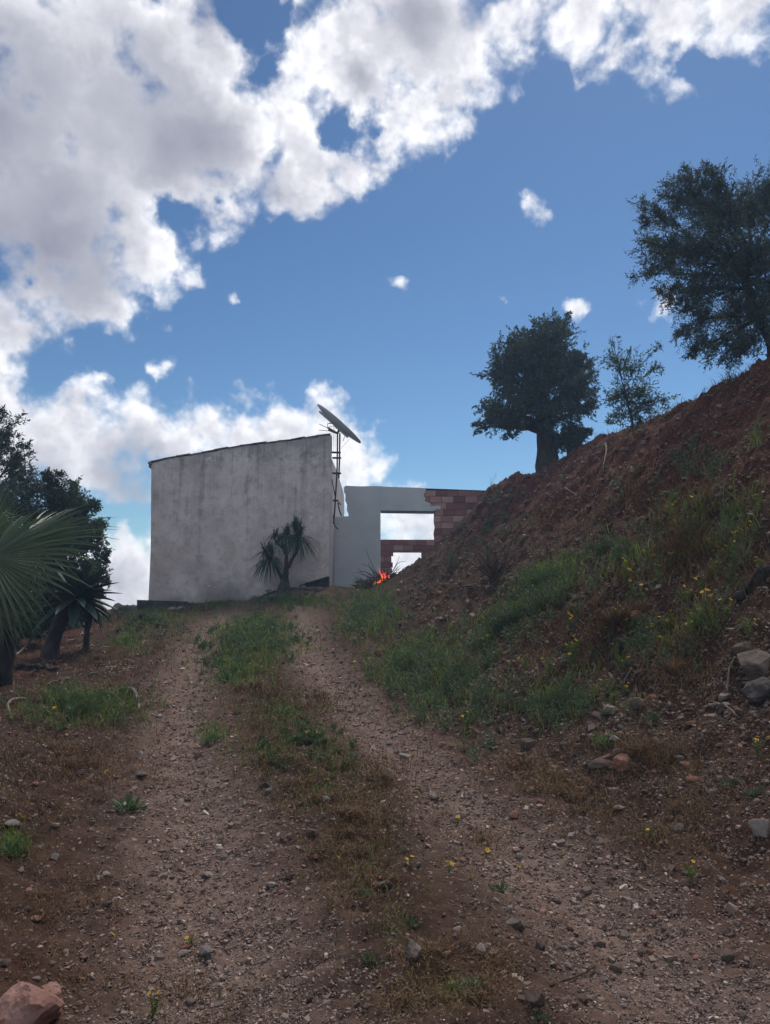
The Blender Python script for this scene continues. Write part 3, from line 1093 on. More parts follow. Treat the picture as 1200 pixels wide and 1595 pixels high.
for k in range(7):
    a_ = at(467 + k * 2.5, 913.5 - k * .7, 20.72 - k * .03)
    b_ = at(513, 913 - k * 2.1, 20.75 - k * .03)
    mb = MB()
    h_ = .045
    V = [(a_[0], a_[1] - .1, a_[2]), (b_[0], b_[1] - .1, b_[2]), (b_[0], b_[1] + .1, b_[2]), (a_[0], a_[1] + .1, a_[2])]
    V += [(x_, y_, z_ + h_) for x_, y_, z_ in V]
    mb.add(np.array(V) + rng.normal(0, .008, (8, 3)), BOXF)
    child(mb, 'board', M['darkwood'], bp)


# ------------------------------------------------------------------ trees
def dirs(n_):
    return norm(rng.normal(0, 1, (n_, 3)))


def make_tree(name, label, cat, Y, trunk, lobes, leaf, nleaf, llen, lw, trad, root_px, group=None, depth=1.0, twr=.006, nt=1.0, up=.25, bark='bark'):
    """trunk: [(px,py)...] base first; lobes: (px,py,r_px, branch start 0..1)"""
    g = at(*root_px, Y)
    g[2] = float(gz(g[0], g[1])) - .06
    root = empty(name, tuple(g), label=label, cat=cat, group=group)
    T = [g + np.array([0, 0, -.15])] + [at(a_, b_, Y) for a_, b_ in trunk]
    T = spline(T, 14)
    tb = MB()
    rr_ = np.linspace(1, .5, 14) ** 1.0 * trad
    rr_[:3] *= np.array([1.35, 1.15, 1.05])
    tube(tb, T + rng.normal(0, trad * .07, T.shape), rr_, 12, wob=.07)
    lb = MB()
    ppm = F / Y
    tot = sum(l[2] ** 2 for l in lobes)
    for li, l in enumerate(lobes):
        r = l[2] / ppm
        c_ = at(l[0], l[1], Y + rng.uniform(-1, 1) * depth * .9)
        st = T[int(np.clip((l[3] if len(l) > 3 else rng.uniform(.6, 1)) * 13, 3, 13))]
        midp = st * .45 + c_ * .55 + np.array([0, 0, .08]) + rng.normal(0, .07, 3)
        limb = spline([st, midp, c_], 8)
        tube(tb, limb + np.concatenate([np.zeros((1, 3)), rng.normal(0, .02, (7, 3))]), np.linspace(trad * .26, twr * 1.3, 8), 6, wob=.06)
        ntw = max(6, int(nt * 95 * l[2] ** 2 / tot * len(lobes) / 3.2))
        nl = max(8, int(nleaf * l[2] ** 2 / tot / ntw))
        for k in range(ntw):
            d = dirs(1)[0]
            e = c_ + d * r * rng.uniform(.15, 1.0) ** .7 * 1.05 * np.array([1, 1.1, 1])
            s0 = limb[rng.integers(3, 8)]
            L_ = np.linalg.norm(e - s0)
            m_ = (s0 + e) / 2 + rng.normal(0, .08, 3) * L_ + np.array([0, 0, .10 * L_])
            tw = spline([s0, m_, e], 5)
            tube(tb, tw, np.linspace(twr, twr * .35, 5), 3, cap=False)
            # sprays along the outer part of the twig
            ns = max(2, nl // 14)
            for q_ in range(ns):
                f_ = rng.uniform(.3, .999)
                b0 = tw[int(f_ * 4)] * (1 - (f_ * 4) % 1) + tw[min(4, int(f_ * 4) + 1)] * ((f_ * 4) % 1)
                sd = norm(norm(tw[-1] - tw[-3]) + dirs(1)[0] * .95 + np.array([0, 0, up]))
                sl = rng.uniform(.6, 1.3) * min(.24, r * .5) * (1.0 if up > 0 else 1.2)
                mleaf = max(4, nl // ns)
                tt = np.linspace(.05, 1, mleaf)
                pp = b0 + sd * (tt * sl)[:, None] + np.array([0, 0, -.06 if up > 0 else -.12]) * (tt ** 2 * sl)[:, None]
                dd = sd * .7 + dirs(mleaf) * .8
                leaves(lb, pp, dd, llen * rng.uniform(.65, 1.2, mleaf), lw * rng.uniform(.75, 1.25, mleaf), np.clip(rng.normal(.45, .25, mleaf), 0, 1))
    child(tb, 'trunk', M[bark], root, True)
    child(lb, 'crown', M[leaf], root)
    return root


make_tree('olive_tree', 'rounded olive tree with a thick trunk standing alone on the crest of the bank', 'tree', 20.6,
          [(853, 700), (851, 680), (848, 655), (843, 625), (842, 590)],
          [(845, 522, 36, .95), (870, 515, 28, .9), (850, 555, 50, .9), (800, 562, 36, .8), (888, 562, 32, .85), (785, 600, 28, .7), (832, 605, 58, .8), (890, 612, 42, .75),
           (772, 650, 32, .55), (808, 640, 36, .6), (905, 640, 20, .6), (868, 645, 34, .6), (752, 662, 14, .55), (790, 668, 16, .5), (775, 565, 22, .8), (812, 532, 26, .9), (908, 600, 26, .7), (898, 565, 26, .85), (875, 500, 18, .95), (915, 630, 20, .7), (765, 640, 24, .6), (776, 590, 28, .8), (795, 545, 30, .85), (912, 578, 26, .85), (918, 612, 22, .75), (860, 530, 40, .95), (740, 668, 12, .55)],
          'olive', 56000, .09, .034, .33, (856, 718), depth=.75)
make_tree('shrub', 'dark low shrub sprouting beside the lone olive trunk on the crest', 'shrub', 20.3,
          [(885, 700), (888, 690)],
          [(880, 690, 20, .8), (900, 680, 18, .9), (912, 672, 12, .9), (890, 665, 16, .9), (870, 680, 14, .9), (897, 695, 15, .7)],
          'olive', 9000, .075, .028, .05, (884, 706), depth=.3)
make_tree('olive_tree', 'large olive tree with a leaning dark trunk at the top right of the bank', 'tree', 12.2,
          [(1203, 540), (1188, 505), (1172, 470), (1163, 430), (1168, 380)],
          [(1060, 300, 48, .95), (1010, 330, 34, .9), (1115, 330, 70, .95), (1180, 315, 56, .9), (1030, 395, 46, .85), (1100, 415, 76, .85), (1180, 420, 70, .9), (1250, 370, 80, .9),
           (1005, 430, 22, .8), (1085, 480, 48, .7), (1150, 490, 52, .7), (1082, 545, 26, .5), (1128, 548, 40, .5), (1190, 500, 46, .6), (1260, 470, 80, .7), (1310, 400, 90, .8),
           (1075, 270, 22, .95), (1110, 280, 26, .95), (1040, 460, 24, .7), (1165, 545, 30, .5), (1010, 380, 24, .85), (1060, 520, 18, .5), (1230, 300, 60, .9), (1105, 262, 12, .95)],
          'olive', 120000, .066, .0165, .10, (1206, 556), depth=.8, twr=.005, nt=1.3)
make_tree('almond_sapling', 'slender young tree with sparse upright shoots and hanging leaves on the crest', 'tree', 15.6,
          [(985, 655), (978, 630), (972, 600)],
          [(957, 560, 22, .9), (955, 525, 9, .99), (985, 570, 22, .9), (983, 545, 9, .99), (970, 610, 30, .7), (1000, 610, 26, .7), (1025, 570, 14, .8), (1030, 540, 10, .8), (1015, 630, 24, .5),
           (985, 640, 24, .5), (960, 645, 18, .4), (950, 620, 14, .5), (1040, 622, 14, .4), (1000, 655, 18, .3), (948, 652, 8, .3)],
          'almond', 2600, .095, .026, .03, (987, 668), depth=.45, twr=.006, nt=.9, up=-.1, bark='twig')
make_tree('olive_tree', 'tall dark olive tree cut by the left edge of the photo behind the fan palm', 'tree', 15.5,
          [(-60, 960), (-62, 900), (-50, 830), (-45, 760)],
          [(-20, 700, 62, .9), (14, 672, 28, .95), (8, 645, 16, .99), (25, 735, 46, .85), (58, 765, 24, .8), (-70, 650, 90, .95), (0, 800, 70, .7), (-90, 780, 90, .7), (35, 790, 44, .7), (-40, 870, 70, .6), (-150, 720, 90, .8),
           (30, 700, 22, .9)],
          'olive', 65000, .08, .024, .16, (-60, 1000), depth=.9)
make_tree('bushy_tree', 'bushy dark tree between the tall left olive tree and the house', 'tree', 16.5,
          [(95, 970), (98, 930), (100, 880), (102, 830)],
          [(85, 745, 16, .98), (100, 785, 38, .95), (142, 785, 18, .9), (128, 825, 36, .85), (85, 845, 52, .8), (150, 850, 20, .7), (145, 895, 24, .6), (105, 900, 48, .6), (55, 890, 46, .6), (70, 760, 20, .95), (115, 760, 14, .95), (60, 820, 40, .8),
           (158, 815, 10, .8), (165, 870, 12, .7), (130, 935, 34, .4), (85, 940, 40, .4), (160, 905, 14, .5)],
          'bush', 60000, .08, .03, .10, (96, 992), depth=.8)
make_tree('bush', 'dense low dark bush under the fan palm at the left edge', 'bush', 13.0,
          [(25, 985), (25, 960)],
          [(30, 945, 42, .9), (-20, 940, 50, .9), (78, 945, 28, .9), (5, 900, 50, .9), (-60, 930, 50, .8), (60, 915, 36, .8), (95, 970, 24, .9), (60, 978, 22, .9), (118, 958, 22, .9), (10, 985, 26, .9)],
          'bush', 26000, .08, .034, .06, (25, 1000), depth=.6)

# ------------------------------------------------------------------ fan palm
PY_ = 8.6
pg_ = at(4, 1050, PY_)
pg_[2] = float(gz(pg_[0], pg_[1]))
palm = empty('fan_palm', tuple(pg_), label='fan palm with big pleated fronds reaching in from the left edge', cat='palm tree')
crown_c = at(-42, 888, PY_)
mb = MB()
tp = spline([pg_ - np.array([0, 0, .1]), at(14, 1000, PY_), at(10, 950, PY_), crown_c], 22)
tube(mb, tp, np.linspace(.085, .065, 22) * (1 + .12 * np.sin(np.arange(22) * 2.4)), 10, wob=.12)
child(mb, 'trunk', M['bark'], palm, True)


def frond(parent, hub, axis, normal, r, spread, nseg, petiole_from, droop=.15, tone=.5):
    mb_ = MB()
    axis = norm(axis)
    normal = norm(normal - axis * np.dot(normal, axis))
    side = np.cross(normal, axis)
    hub = np.asarray(hub, float)
    pet = spline([petiole_from, (np.asarray(petiole_from) + hub) / 2 + np.array([0, 0, .04]), hub], 6)
    tube(mb_, pet, np.linspace(.016, .009, 6), 5, a=.7)
    for k in range(nseg):
        th = (k / (nseg - 1) - .5) * spread
        d = axis * math.cos(th) + side * math.sin(th)
        pv = -axis * math.sin(th) + side * math.cos(th)
        rl = r * (.80 + .20 * math.cos(th * .9)) * rng.uniform(.84, 1.08)
        th += rng.normal(0, .012)
        a_ = np.clip(tone + rng.normal(0, .16), 0, 1)
        ts = np.array([.02, .22, .45, .68, .86, 1.0])
        hw = np.array([.004, .17, .32, .21, .10, .006]) * spread / nseg * r * .62 * np.array([1, 1, 1, 1, 1, .5])
        dr = droop * rng.uniform(.5, 1.6)
        fold = .45
        V_ = []
        for t_, w_ in zip(ts, hw):
            c_ = hub + d * rl * t_ + np.array([0, 0, -1.]) * dr * rl * max(0, t_ - .45) ** 2 * 2.2 - normal * .10 * r * abs(th / spread) * 2 * t_ ** 2
            V_ += [c_ - pv * w_ + normal * w_ * fold, c_ - normal * w_ * fold, c_ + pv * w_ + normal * w_ * fold]
        q_ = []
        for s_i in range(5):
            b_ = s_i * 3
            q_ += [[b_, b_ + 1, b_ + 4, b_ + 3], [b_ + 1, b_ + 2, b_ + 5, b_ + 4]]
        mb_.add(V_, np.array(q_), a_)
    return child(mb_, 'frond', M['palm'], parent)


def pvec(dx, dy, dd):
    """direction: right, up in the picture and away from the camera"""
    return np.array([dx, dd, dy], float)


frond(palm, at(34, 848, PY_ - .1), pvec(.95, .22, .05), pvec(-.2, .70, -.70), 1.08, R(165), 34, crown_c, .12, .32)
frond(palm, at(-14, 868, PY_ - .5), pvec(.85, -.35, -.15), pvec(.15, .45, -.9), 1.10, R(210), 38, crown_c, .12, .62)
frond(palm, at(-22, 838, PY_ + .1), pvec(.42, .9, 0), pvec(-.3, .4, -.85), .80, R(120), 34, crown_c, .10, .5)
frond(palm, at(-20, 930, PY_ - .25), pvec(.55, -.8, -.1), pvec(.5, .3, -.8), .7, R(140), 34, crown_c, .25, .5)
frond(palm, at(5, 845, PY_ + .35), pvec(.7, .55, .4), pvec(-.5, .7, -.5), .9, R(150), 36, crown_c, .15, .3)
frond(palm, at(-110, 850, PY_ + .2), pvec(-.9, .3, .1), pvec(.2, .8, -.6), .95, R(170), 36, crown_c, .15, .5)
frond(palm, at(-90, 920, PY_ - .3), pvec(-.7, -.6, -.2), pvec(0, .5, -.85), .9, R(170), 36, crown_c, .2, .5)
frond(palm, at(-40, 830, PY_ + .6), pvec(.1, .5, .85), pvec(0, .85, -.5), .9, R(160), 36, crown_c, .15, .4)
frond(palm, at(-40, 890, PY_ + .5), pvec(.5, -.2, .85), pvec(0, .9, .2), .9, R(160), 36, crown_c, .2, .4)
frond(palm, at(-65, 860, PY_ - .6), pvec(-.2, .2, -.95), pvec(0, .95, .2), .9, R(160), 36, crown_c, .2, .5)

# ------------------------------------------------------------------ agave on a stem
AY = 11.6
ag = at(76, 1022, AY)
ag[2] = float(gz(ag[0], ag[1]))
agave = empty('agave', tuple(ag), label='broad leaved dark agave on a thick stem beside the fan palm', cat='plant')
ac = at(118, 925, AY)
mb = MB()
tube(mb, spline([ag - np.array([0, 0, .2]), at(82, 1000, AY), at(95, 965, AY), ac], 14), np.concatenate([[.20, .175, .15, .13], np.full(10, .11)]), 12, wob=.10)
child(mb, 'stem', M['darkwood'], agave, True)


def agave_leaf(parent, c_, d, L, w, sag=.2, tone=.5):
    mb_ = MB()
    d = norm(d)
    sd = norm(np.cross(d, np.array([0, 0, 1.]) + .001))
    nn_ = np.cross(sd, d)
    ts = np.array([0, .2, .45, .7, .88, 1.])
    ws = np.array([.55, .8, 1., .72, .38, .02]) * w / 2
    V_ = []
    for t_, w_ in zip(ts, ws):
        q_ = c_ + d * L * t_ + np.array([0, 0, -sag * L * t_ ** 2])
        V_ += [q_ - sd * w_ + nn_ * w_ * .45, q_, q_ + sd * w_ + nn_ * w_ * .45, q_ - nn_ * .02 * (1 - t_)]
    f_ = []
    for k_ in range(5):
        b_ = k_ * 4
        f_ += [[b_, b_ + 1, b_ + 5, b_ + 4], [b_ + 1, b_ + 2, b_ + 6, b_ + 5], [b_ + 4, b_ + 7, b_ + 3, b_], [b_ + 2, b_ + 3, b_ + 7, b_ + 6]]
    mb_.add(V_, np.array(f_), np.clip(tone + rng.normal(0, .15), 0, 1))
    return child(mb_, 'leaf', M['agave'], parent)


for k in range(46):
    th = k * 2.39996
    el = 1.25 - 1.75 * (k / 45) ** .9
    d = np.array([math.cos(th) * math.cos(el), math.sin(th) * math.cos(el), math.sin(el)])
    agave_leaf(agave, ac + d * .05 + np.array([0, 0, -.12 * k / 46]), d, rng.uniform(.45, .66), rng.uniform(.14, .19), rng.uniform(.05, .3), .45)
for dx, dy in ((.95, .30), (.98, .05), (.97, -.12), (.9, .5), (.8, .62), (.93, -.3)):
    agave_leaf(agave, ac, pvec(dx, dy, rng.uniform(-.35, .1)), rng.uniform(.66, .78), .14, .05, .55)
# smaller drooping succulent beside it
a2 = at(137, 972, 11.9)
a2[2] = float(gz(a2[0], a2[1]))
aloe = empty('aloe', tuple(a2), label='small drooping dark succulent on a bent stem right of the agave', cat='plant')
mb = MB()
a2c = at(146, 950, 11.9)
tube(mb, spline([a2 - np.array([0, 0, .1]), at(137, 965, 11.9), a2c], 8), np.linspace(.05, .035, 8), 8, wob=.08)
child(mb, 'stem', M['darkwood'], aloe, True)
for k in range(18):
    th = k * 2.4
    el = .5 - 1.6 * k / 17
    d = np.array([math.cos(th) * math.cos(el), math.sin(th) * math.cos(el), math.sin(el)])
    agave_leaf(aloe, a2c, d, rng.uniform(.2, .34), .055, .5, .35)

# ------------------------------------------------------------------ ponytail palm in front of the wall
QY = 20.3
pb = at(443, 914, QY)
pb[2] = float(gz(pb[0], pb[1]))
pony = empty('ponytail_palm', tuple(pb), label='small ponytail palm with swollen base and drooping tufts before the stained wall', cat='palm tree')
mb = MB()
tube(mb, spline([pb - np.array([0, 0, .15]), pb + np.array([0, 0, .02]), at(444, 902, QY), at(446, 888, QY), at(446.5, 868, QY), at(446.5, 856, QY)], 14),
     np.array([.24, .215, .185, .145, .115, .095, .08, .07, .062, .055, .050, .048, .046, .042]), 12, wob=.04)
for pts, r0, r1 in (([(440, 902), (433, 888), (426, 879)], .05, .03), ([(446, 862), (441, 853), (431, 845), (428, 838)], .046, .03), ([(447, 858), (442, 850), (440, 843)], .04, .03), ([(449, 885), (455, 871), (463, 858), (466, 842)], .052, .036)):
    tube(mb, spline([at(a_, b_, QY) for a_, b_ in pts], 8), np.linspace(r0, r1, 8), 8, wob=.05)
child(mb, 'trunk', M['bark'], pony, True)


def rosette(parent, c_, nl, L, lo):
    mb_ = MB()
    for k in range(nl):
        th = rng.uniform(0, 2 * np.pi)
        el = rng.uniform(lo, 1.45)
        d = np.array([math.cos(th) * math.cos(el), math.sin(th) * math.cos(el), math.sin(el)])
        l_ = L * rng.uniform(.65, 1.15)
        sag = .95 * math.cos(el) + .05
        s_d = norm(np.cross(d, np.array([0, 0, 1.])))
        V_ = []
        w0 = .019
        for t_, w_ in ((0, .8), (.35, 1), (.7, .7), (1, .05)):
            q_ = c_ + d * l_ * t_ + np.array([0, 0, -sag * l_ * t_ ** 2 * .85])
            V_ += [q_ - s_d * w0 * w_, q_ + s_d * w0 * w_]
        mb_.add(V_, np.array([[0, 1, 3, 2], [2, 3, 5, 4], [4, 5, 7, 6]]), np.clip(rng.normal(.45, .22), 0, 1))
    return child(mb_, 'leaf_tuft', M['pony'], parent)


rosette(pony, at(420, 872, QY), 170, .62, -.3)
rosette(pony, at(414, 862, QY), 40, .5, .2)
rosette(pony, at(429, 836, QY), 60, .36, .1)
rosette(pony, at(446, 834, QY), 120, .48, -.3)
rosette(pony, at(465, 838, QY), 200, .66, -.3)
rosette(pony, at(461, 822, QY), 60, .5, .5)

# ------------------------------------------------------------------ bonfire
fpos = at(588, 907, 21.7)
fpos[2] = float(gz(fpos[0], fpos[1]))
FY = float(fpos[1])
fire = empty('bonfire', tuple(fpos), label='small brushwood bonfire burning orange in front of the cement wall', cat='bonfire')
mb = MB()
for k in range(150):
    a0 = rng.uniform(-.55, .50)
    b_ = fpos + np.array([a0, rng.uniform(-.35, .35), 0])
    b_[2] = float(gz(b_[0], b_[1])) + rng.uniform(0, .16) * (1 - abs(a0))
    th = rng.uniform(0, 2 * np.pi)
    L_ = rng.uniform(.2, .6)
    el = rng.uniform(-.1, .75)
    e = b_ + L_ * np.array([math.cos(th) * math.cos(el), math.sin(th) * math.cos(el), math.sin(el)])
    m_ = (b_ + e) / 2 + rng.normal(0, .05, 3)
    tube(mb, spline([b_, m_, e], 5), np.linspace(rng.uniform(.007, .018), .004, 5), 5)
o = child(mb, 'brushwood', M['darkwood'], fire)
o['kind'] = 'stuff'
for pts in ([(590, 898), (580, 880), (574, 866), (570, 855)], [(588, 895), (576, 884), (574, 876)], [(585, 900), (566, 890), (549, 893)], [(586, 903), (568, 896), (557, 884)], [(610, 893), (618, 878), (623, 866)], [(612, 890), (622, 876), (633, 874)], [(583, 896), (579, 885), (563, 878)]):
    mb = MB()
    tube(mb, spline([at(a_, b_, FY) for a_, b_ in pts], 7), np.linspace(.013, .004, 7), 5)
    child(mb, 'branch', M['twig'], fire)
mb = MB()
for k in range(260):
    a0 = rng.uniform(-.6, .1)
    b_ = fpos + np.array([[a0, rng.uniform(-.35, .2), 0]])
    b_[0, 2] = float(gz(b_[0, 0], b_[0, 1])) + rng.uniform(.02, .32) * (1 - abs(a0 + .2))
    leaves(mb, b_, dirs(1), .09, .035, rng.uniform(0, .6))
o = child(mb, 'scorched_leaves', M['dry'], fire)
o['kind'] = 'stuff'
m, t, p, out = new_mat('flame')
em = t.new('ShaderNodeEmission')
t.put(em.inputs[0], t.ramp(tint(t), [(0, (1.0, .17, .045)), (.5, (.9, .085, .028)), (1, (.6, .035, .02))]))
em.inputs[1].default_value = 1.0
tr = t.new('ShaderNodeBsdfTransparent')
ms = t.new('ShaderNodeMixShader')
t.put(ms.inputs[0], t.rng(tint(t), .3, 1.05, .95, .15))
t.t.links.new(tr.outputs[0], ms.inputs[1])
t.t.links.new(em.outputs[0], ms.inputs[2])
t.t.links.new(ms.outputs[0], out.inputs[0])
M['flame'] = m
for (x0, y0, h_, w_, ln) in ((600, 906, 22, 7, -4), (596, 903, 25, 5, -7), (604, 903, 14, 5, 5), (606, 902, 12, 4, 3), (600, 902, 15, 5, 2), (589, 908, 9, 6, -1), (585, 909, 7, 5, 2), (582, 911, 5, 4, 0), (593, 907, 10, 5, 1)):
    mb = MB()
    h_ *= .85
    P_l = [at(x0, y0 + 2, FY - .12)]
    for f_ in (.25, .5, .75, 1.0):
        P_l.append(at(x0 + ln * f_ ** 1.6 + rng.normal(0, .7), y0 - h_ * f_, FY - .12 + rng.normal(0, .03)))
    sw = w_ * .52 / (F / FY) / 2
    k0 = len(mb.V)
    tube(mb, spline(P_l, 9), sw * np.array([.5, .95, 1.0, .9, .72, .55, .38, .2, .03]), 7, wob=.12)
    tv = np.concatenate([np.repeat(np.linspace(0, 1, 9), 7), [0, 1]])
    mb.A[-1] = tv
    child(mb, 'flame', M['flame'], fire, True)

# ------------------------------------------------------------------ low white wall far left, logs and dead branches
wl = empty('garden_wall', tuple(at(20, 1000, 15.0)), label='low white wall glimpsed between the trunks at the left edge', cat='wall')
a_, b_ = at(-60, 982, 15), at(70, 981, 15)
mb = MB()
box(mb, a_[0], b_[0], 15.0, 15.25, -.5, a_[2] - .05)
child(mb, 'wall_body', M['whitewall'], wl)
mb = MB()
box(mb, a_[0] - .03, b_[0] + .03, 14.96, 15.29, a_[2] - .049, a_[2])
child(mb, 'wall_cap', M['concrete'], wl)


def branch(name, label, cat, pts, r0, r1, mat, lift=.03, side=0, group=None):
    P0, _ = hit([q_[0] for q_ in pts], [q_[1] for q_ in pts])
    P0 = P0 + np.array([[0, 0, lift + (q_[2] if len(q_) > 2 else 0)] for q_ in pts])
    mb_ = MB()
    S_ = spline(P0, 14)
    S_ = S_ + rng.normal(0, r0 * .25, S_.shape)
    tube(mb_, S_, np.linspace(r0, r1, 14), 8, wob=.1)
    for k_ in range(side):
        i_ = rng.integers(3, 11)
        e_ = S_[i_] + norm(dirs(1)[0] + np.array([0, 0, .5])) * rng.uniform(.08, .25)
        tube(mb_, spline([S_[i_], (S_[i_] + e_) / 2 + rng.normal(0, .015, 3), e_], 5), np.linspace(r0 * .45, r0 * .15, 5), 5)
    c_ = S_[0].copy()
    mb_.V = [v_ - c_ for v_ in mb_.V]
    o_ = mb_.obj(name, M[mat], smooth=True)
    o_.location = tuple(c_)
    return tag(o_, label, cat, group)


branch('dead_branch', 'pale bare branch leaning up beside the fan palm trunk', 'branch', [(16, 1030), (34, 1018, .02), (52, 1003, .08), (64, 990, .12)], .022, .008, 'palewood', .04, 1)
branch('dead_branch', 'grey curved branch arching from the fan palm foot to the agave stem', 'branch', [(22, 1012), (36, 1000, .10), (52, 990, .16), (66, 992, .05)], .03, .012, 'bark', .05, 1)
branch('fallen_log', 'thin dark log lying level on the ground right of the palm foot', 'log', [(28, 1040), (55, 1042), (88, 1045)], .035, .025, 'darkwood', .03, 0)
branch('dead_branch', 'gnarled dark root mass at the far left edge under the fan palm', 'root', [(-20, 1075), (4, 1062, .08), (14, 1046, .12), (22, 1030, .02)], .10, .04, 'bark', .04, 4)
branch('bent_stick', 'pale bent stick hooked over the grass at the left edge of the track', 'stick', [(186, 1078), (202, 1082, .03), (212, 1094, .04), (217, 1112)], .022, .014, 'palewood', .02, 0)
branch('bent_stick', 'grey curved stick beside the bare red soil at the left edge', 'stick', [(38, 1092), (22, 1098, .02), (12, 1108, .03), (18, 1124)], .016, .008, 'palewood', .02, 0)
branch('fallen_log', 'dark rotten log lying steeply on the flowered bank near the right edge', 'log', [(1148, 938), (1165, 925), (1182, 908), (1200, 893)], .045, .032, 'bark', .02, 3)
branch('fallen_log', 'dark log half buried below the yellow flowers of the bank', 'log', [(950, 1034), (972, 1012), (1000, 990), (1032, 972)], .04, .03, 'bark', .0, 2)
branch('dead_root', 'thin pale root hanging down the red bank below the sapling', 'root', [(944, 694), (944, 712, .02), (941, 730, .02), (939, 746)], .018, .008, 'palewood', .03, 1)
branch('dead_branch', 'thin pale dead branch lying across the upper bank', 'branch', [(880, 771), (895, 773), (916, 776)], .02, .008, 'palewood', .03, 3)
branch('bent_stick', 'dark thin curved stick on the gravel near the bottom right', 'stick', [(858, 1541), (880, 1534, .004), (905, 1526, .006), (928, 1508)], .0045, .003, 'twig', .008, 0)
branch('bent_stick', 'small pale curled twig beside the left wheel track', 'stick', [(238, 1422), (250, 1432, .01), (262, 1440), (272, 1442)], .004, .002, 'palewood', .006, 2)
branch('dead_branch', 'pale dry stem arched on the stony bank near the right edge', 'branch', [(1134, 1092), (1138, 1062, .05), (1146, 1040, .06), (1144, 1036)], .010, .005, 'palewood', .02, 0)
branch('dead_branch', 'grey stick lying down the stony bank at the right', 'branch', [(1098, 1108), (1125, 1112, .03), (1150, 1124)], .013, .006, 'palewood', .02, 0)

# ------------------------------------------------------------------ rocks
I4 = None


def ico(sub):
    import bmesh
    bm = bmesh.new()
    bmesh.ops.create_icosphere(bm, subdivisions=sub, radius=1)
    V_ = np.array([v.co[:] for v in bm.verts])
    F_ = np.array([[v.index for v in f.verts] for f in bm.faces])
    bm.free()
    return V_, F_


I1, I1F = ico(1)
I2, I2F = ico(2)
I3, I3F = ico(4)


def rockify(V_, ncut=9, rough=.06):
    V_ = V_ * (1 + rng.normal(0, rough, (len(V_), 1)))
    for k_ in range(ncut):
        d = dirs(1)[0]
        h_ = rng.uniform(.45, .85)
        ex = np.maximum(V_ @ d - h_, 0)
        V_ = V_ - ex[:, None] * d * .92
    return V_


def rock_mesh(mat, sub=2, flat=.7):
    V0, F0 = {1: (I1, I1F), 2: (I2, I2F), 3: (I3, I3F)}[sub]
    V_ = rockify(V0.copy(), 10 if sub < 3 else 16, .07 if sub < 3 else .02) * np.array([1, rng.uniform(.7, 1), flat])
    if sub >= 3:
        o1 = rng.uniform(0, 50)
        V_ = V_ * (1 + .10 * fbm(V_[:, 0] * 2.2 + V_[:, 2] * 1.7 + o1, V_[:, 1] * 2.2 - V_[:, 2] * 1.3, 4, .6))[:, None]
    V_ = V_ / np.abs(V_[:, 0]).max()
    mb_ = MB()
    mb_.add(V_, F0)
    return mb_.mesh('rock', M[mat], False)


protos = {k_: [rock_mesh(k_, 2, f_) for f_ in (.5, .6, .75, .8, .45)] for k_ in ('rock', 'redrock', 'greyrock', 'palerock')}


def put_rock(px_, py_, w_px, mat, label, group=None, proto=None, big=False, sink=.25, name='rock'):
    P0, ok = hit([px_], [py_])
    P0 = P0[0]
    r = w_px / (F / (P0[1] * cp)) / 2
    me = rock_mesh(mat, 3, .7) if big else random.choice(protos[mat]) if proto is None else protos[mat][proto]
    o_ = bpy.data.objects.new(name, me)
    COL.objects.link(o_)
    o_.scale = (r, r, r)
    o_.rotation_euler = (rng.uniform(-.25, .25), rng.uniform(-.25, .25), rng.uniform(0, 6.28))
    o_.location = (P0[0], P0[1], P0[2] + r * (.55 - sink * 2 * .5))
    return tag(o_, label, 'rock', group)


bo = put_rock(14, 1590, 150, 'pinkrock', 'big pinkish red boulder in the bottom left corner', big=True, sink=.55, name='boulder')
bo.scale[2] *= .95
put_rock(76, 1558, 40, 'pinkrock', 'small red rock touching the big boulder in the bottom left corner', big=True)
put_rock(320, 1487, 32, 'greyrock', 'flat blue grey stone beside two broken brick bits in the lower left', proto=4)
put_rock(286, 1490, 20, 'palerock', 'pale orange chip of stone just left of the flat blue grey stone', proto=0, name='stone_chip')
put_rock(289, 1478, 18, 'redrock', 'thin reddish chip above the pale orange chip', proto=4, name='stone_chip')
put_rock(644, 1489, 36, 'rock', 'upright brown stone in the bottom middle, largest on the centre strip', big=True)
put_rock(832, 1560, 34, 'rock', 'pale brown stone at the bottom edge beside a grey green weed', big=True)
put_rock(804, 1445, 30, 'rock', 'dark tilted brown stone between the wheel tracks, lower right', big=True)
put_rock(884, 1508, 20, 'palerock', 'cream coloured chip above the dark thin stick', proto=1, name='stone_chip')
put_rock(1134, 1499, 28, 'rock', 'blocky brown stone near the bottom right corner', proto=2)
put_rock(960, 1514, 24, 'rock', 'brown stone beside the end of the dark thin stick', proto=2)
put_rock(1185, 1302, 40, 'palerock', 'large pale stone half buried at the right edge of the bank foot', big=True, sink=.3)
put_rock(974, 1194, 30, 'redrock', 'orange brown stone, brightest of the trio at the bank foot', big=True)
put_rock(948, 1186, 22, 'redrock', 'pinkish upright stone, middle of the trio at the bank foot', proto=3)
put_rock(936, 1202, 40, 'rock', 'long dark stone, lowest of the trio at the bank foot', proto=1)
put_rock(966, 1176, 24, 'rock', 'brown stone behind the trio of stones at the bank foot', proto=2)
put_rock(950, 1114, 28, 'palerock', 'pale tan stone in the middle of the stony bank', proto=2)
put_rock(990, 1102, 34, 'rock', 'grey brown stone right of the pale tan stone on the bank', proto=2)
put_rock(1018, 1090, 18, 'redrock', 'small pinkish stone above the grey brown stone on the bank', proto=3)
put_rock(992, 966, 26, 'redrock', 'tan stone among the yellow flowers halfway up the bank', proto=3)
put_rock(1180, 1052, 80, 'rock', 'grey rock ledge sticking out of the bank at the right edge', big=True, sink=.3, name='rock_ledge')
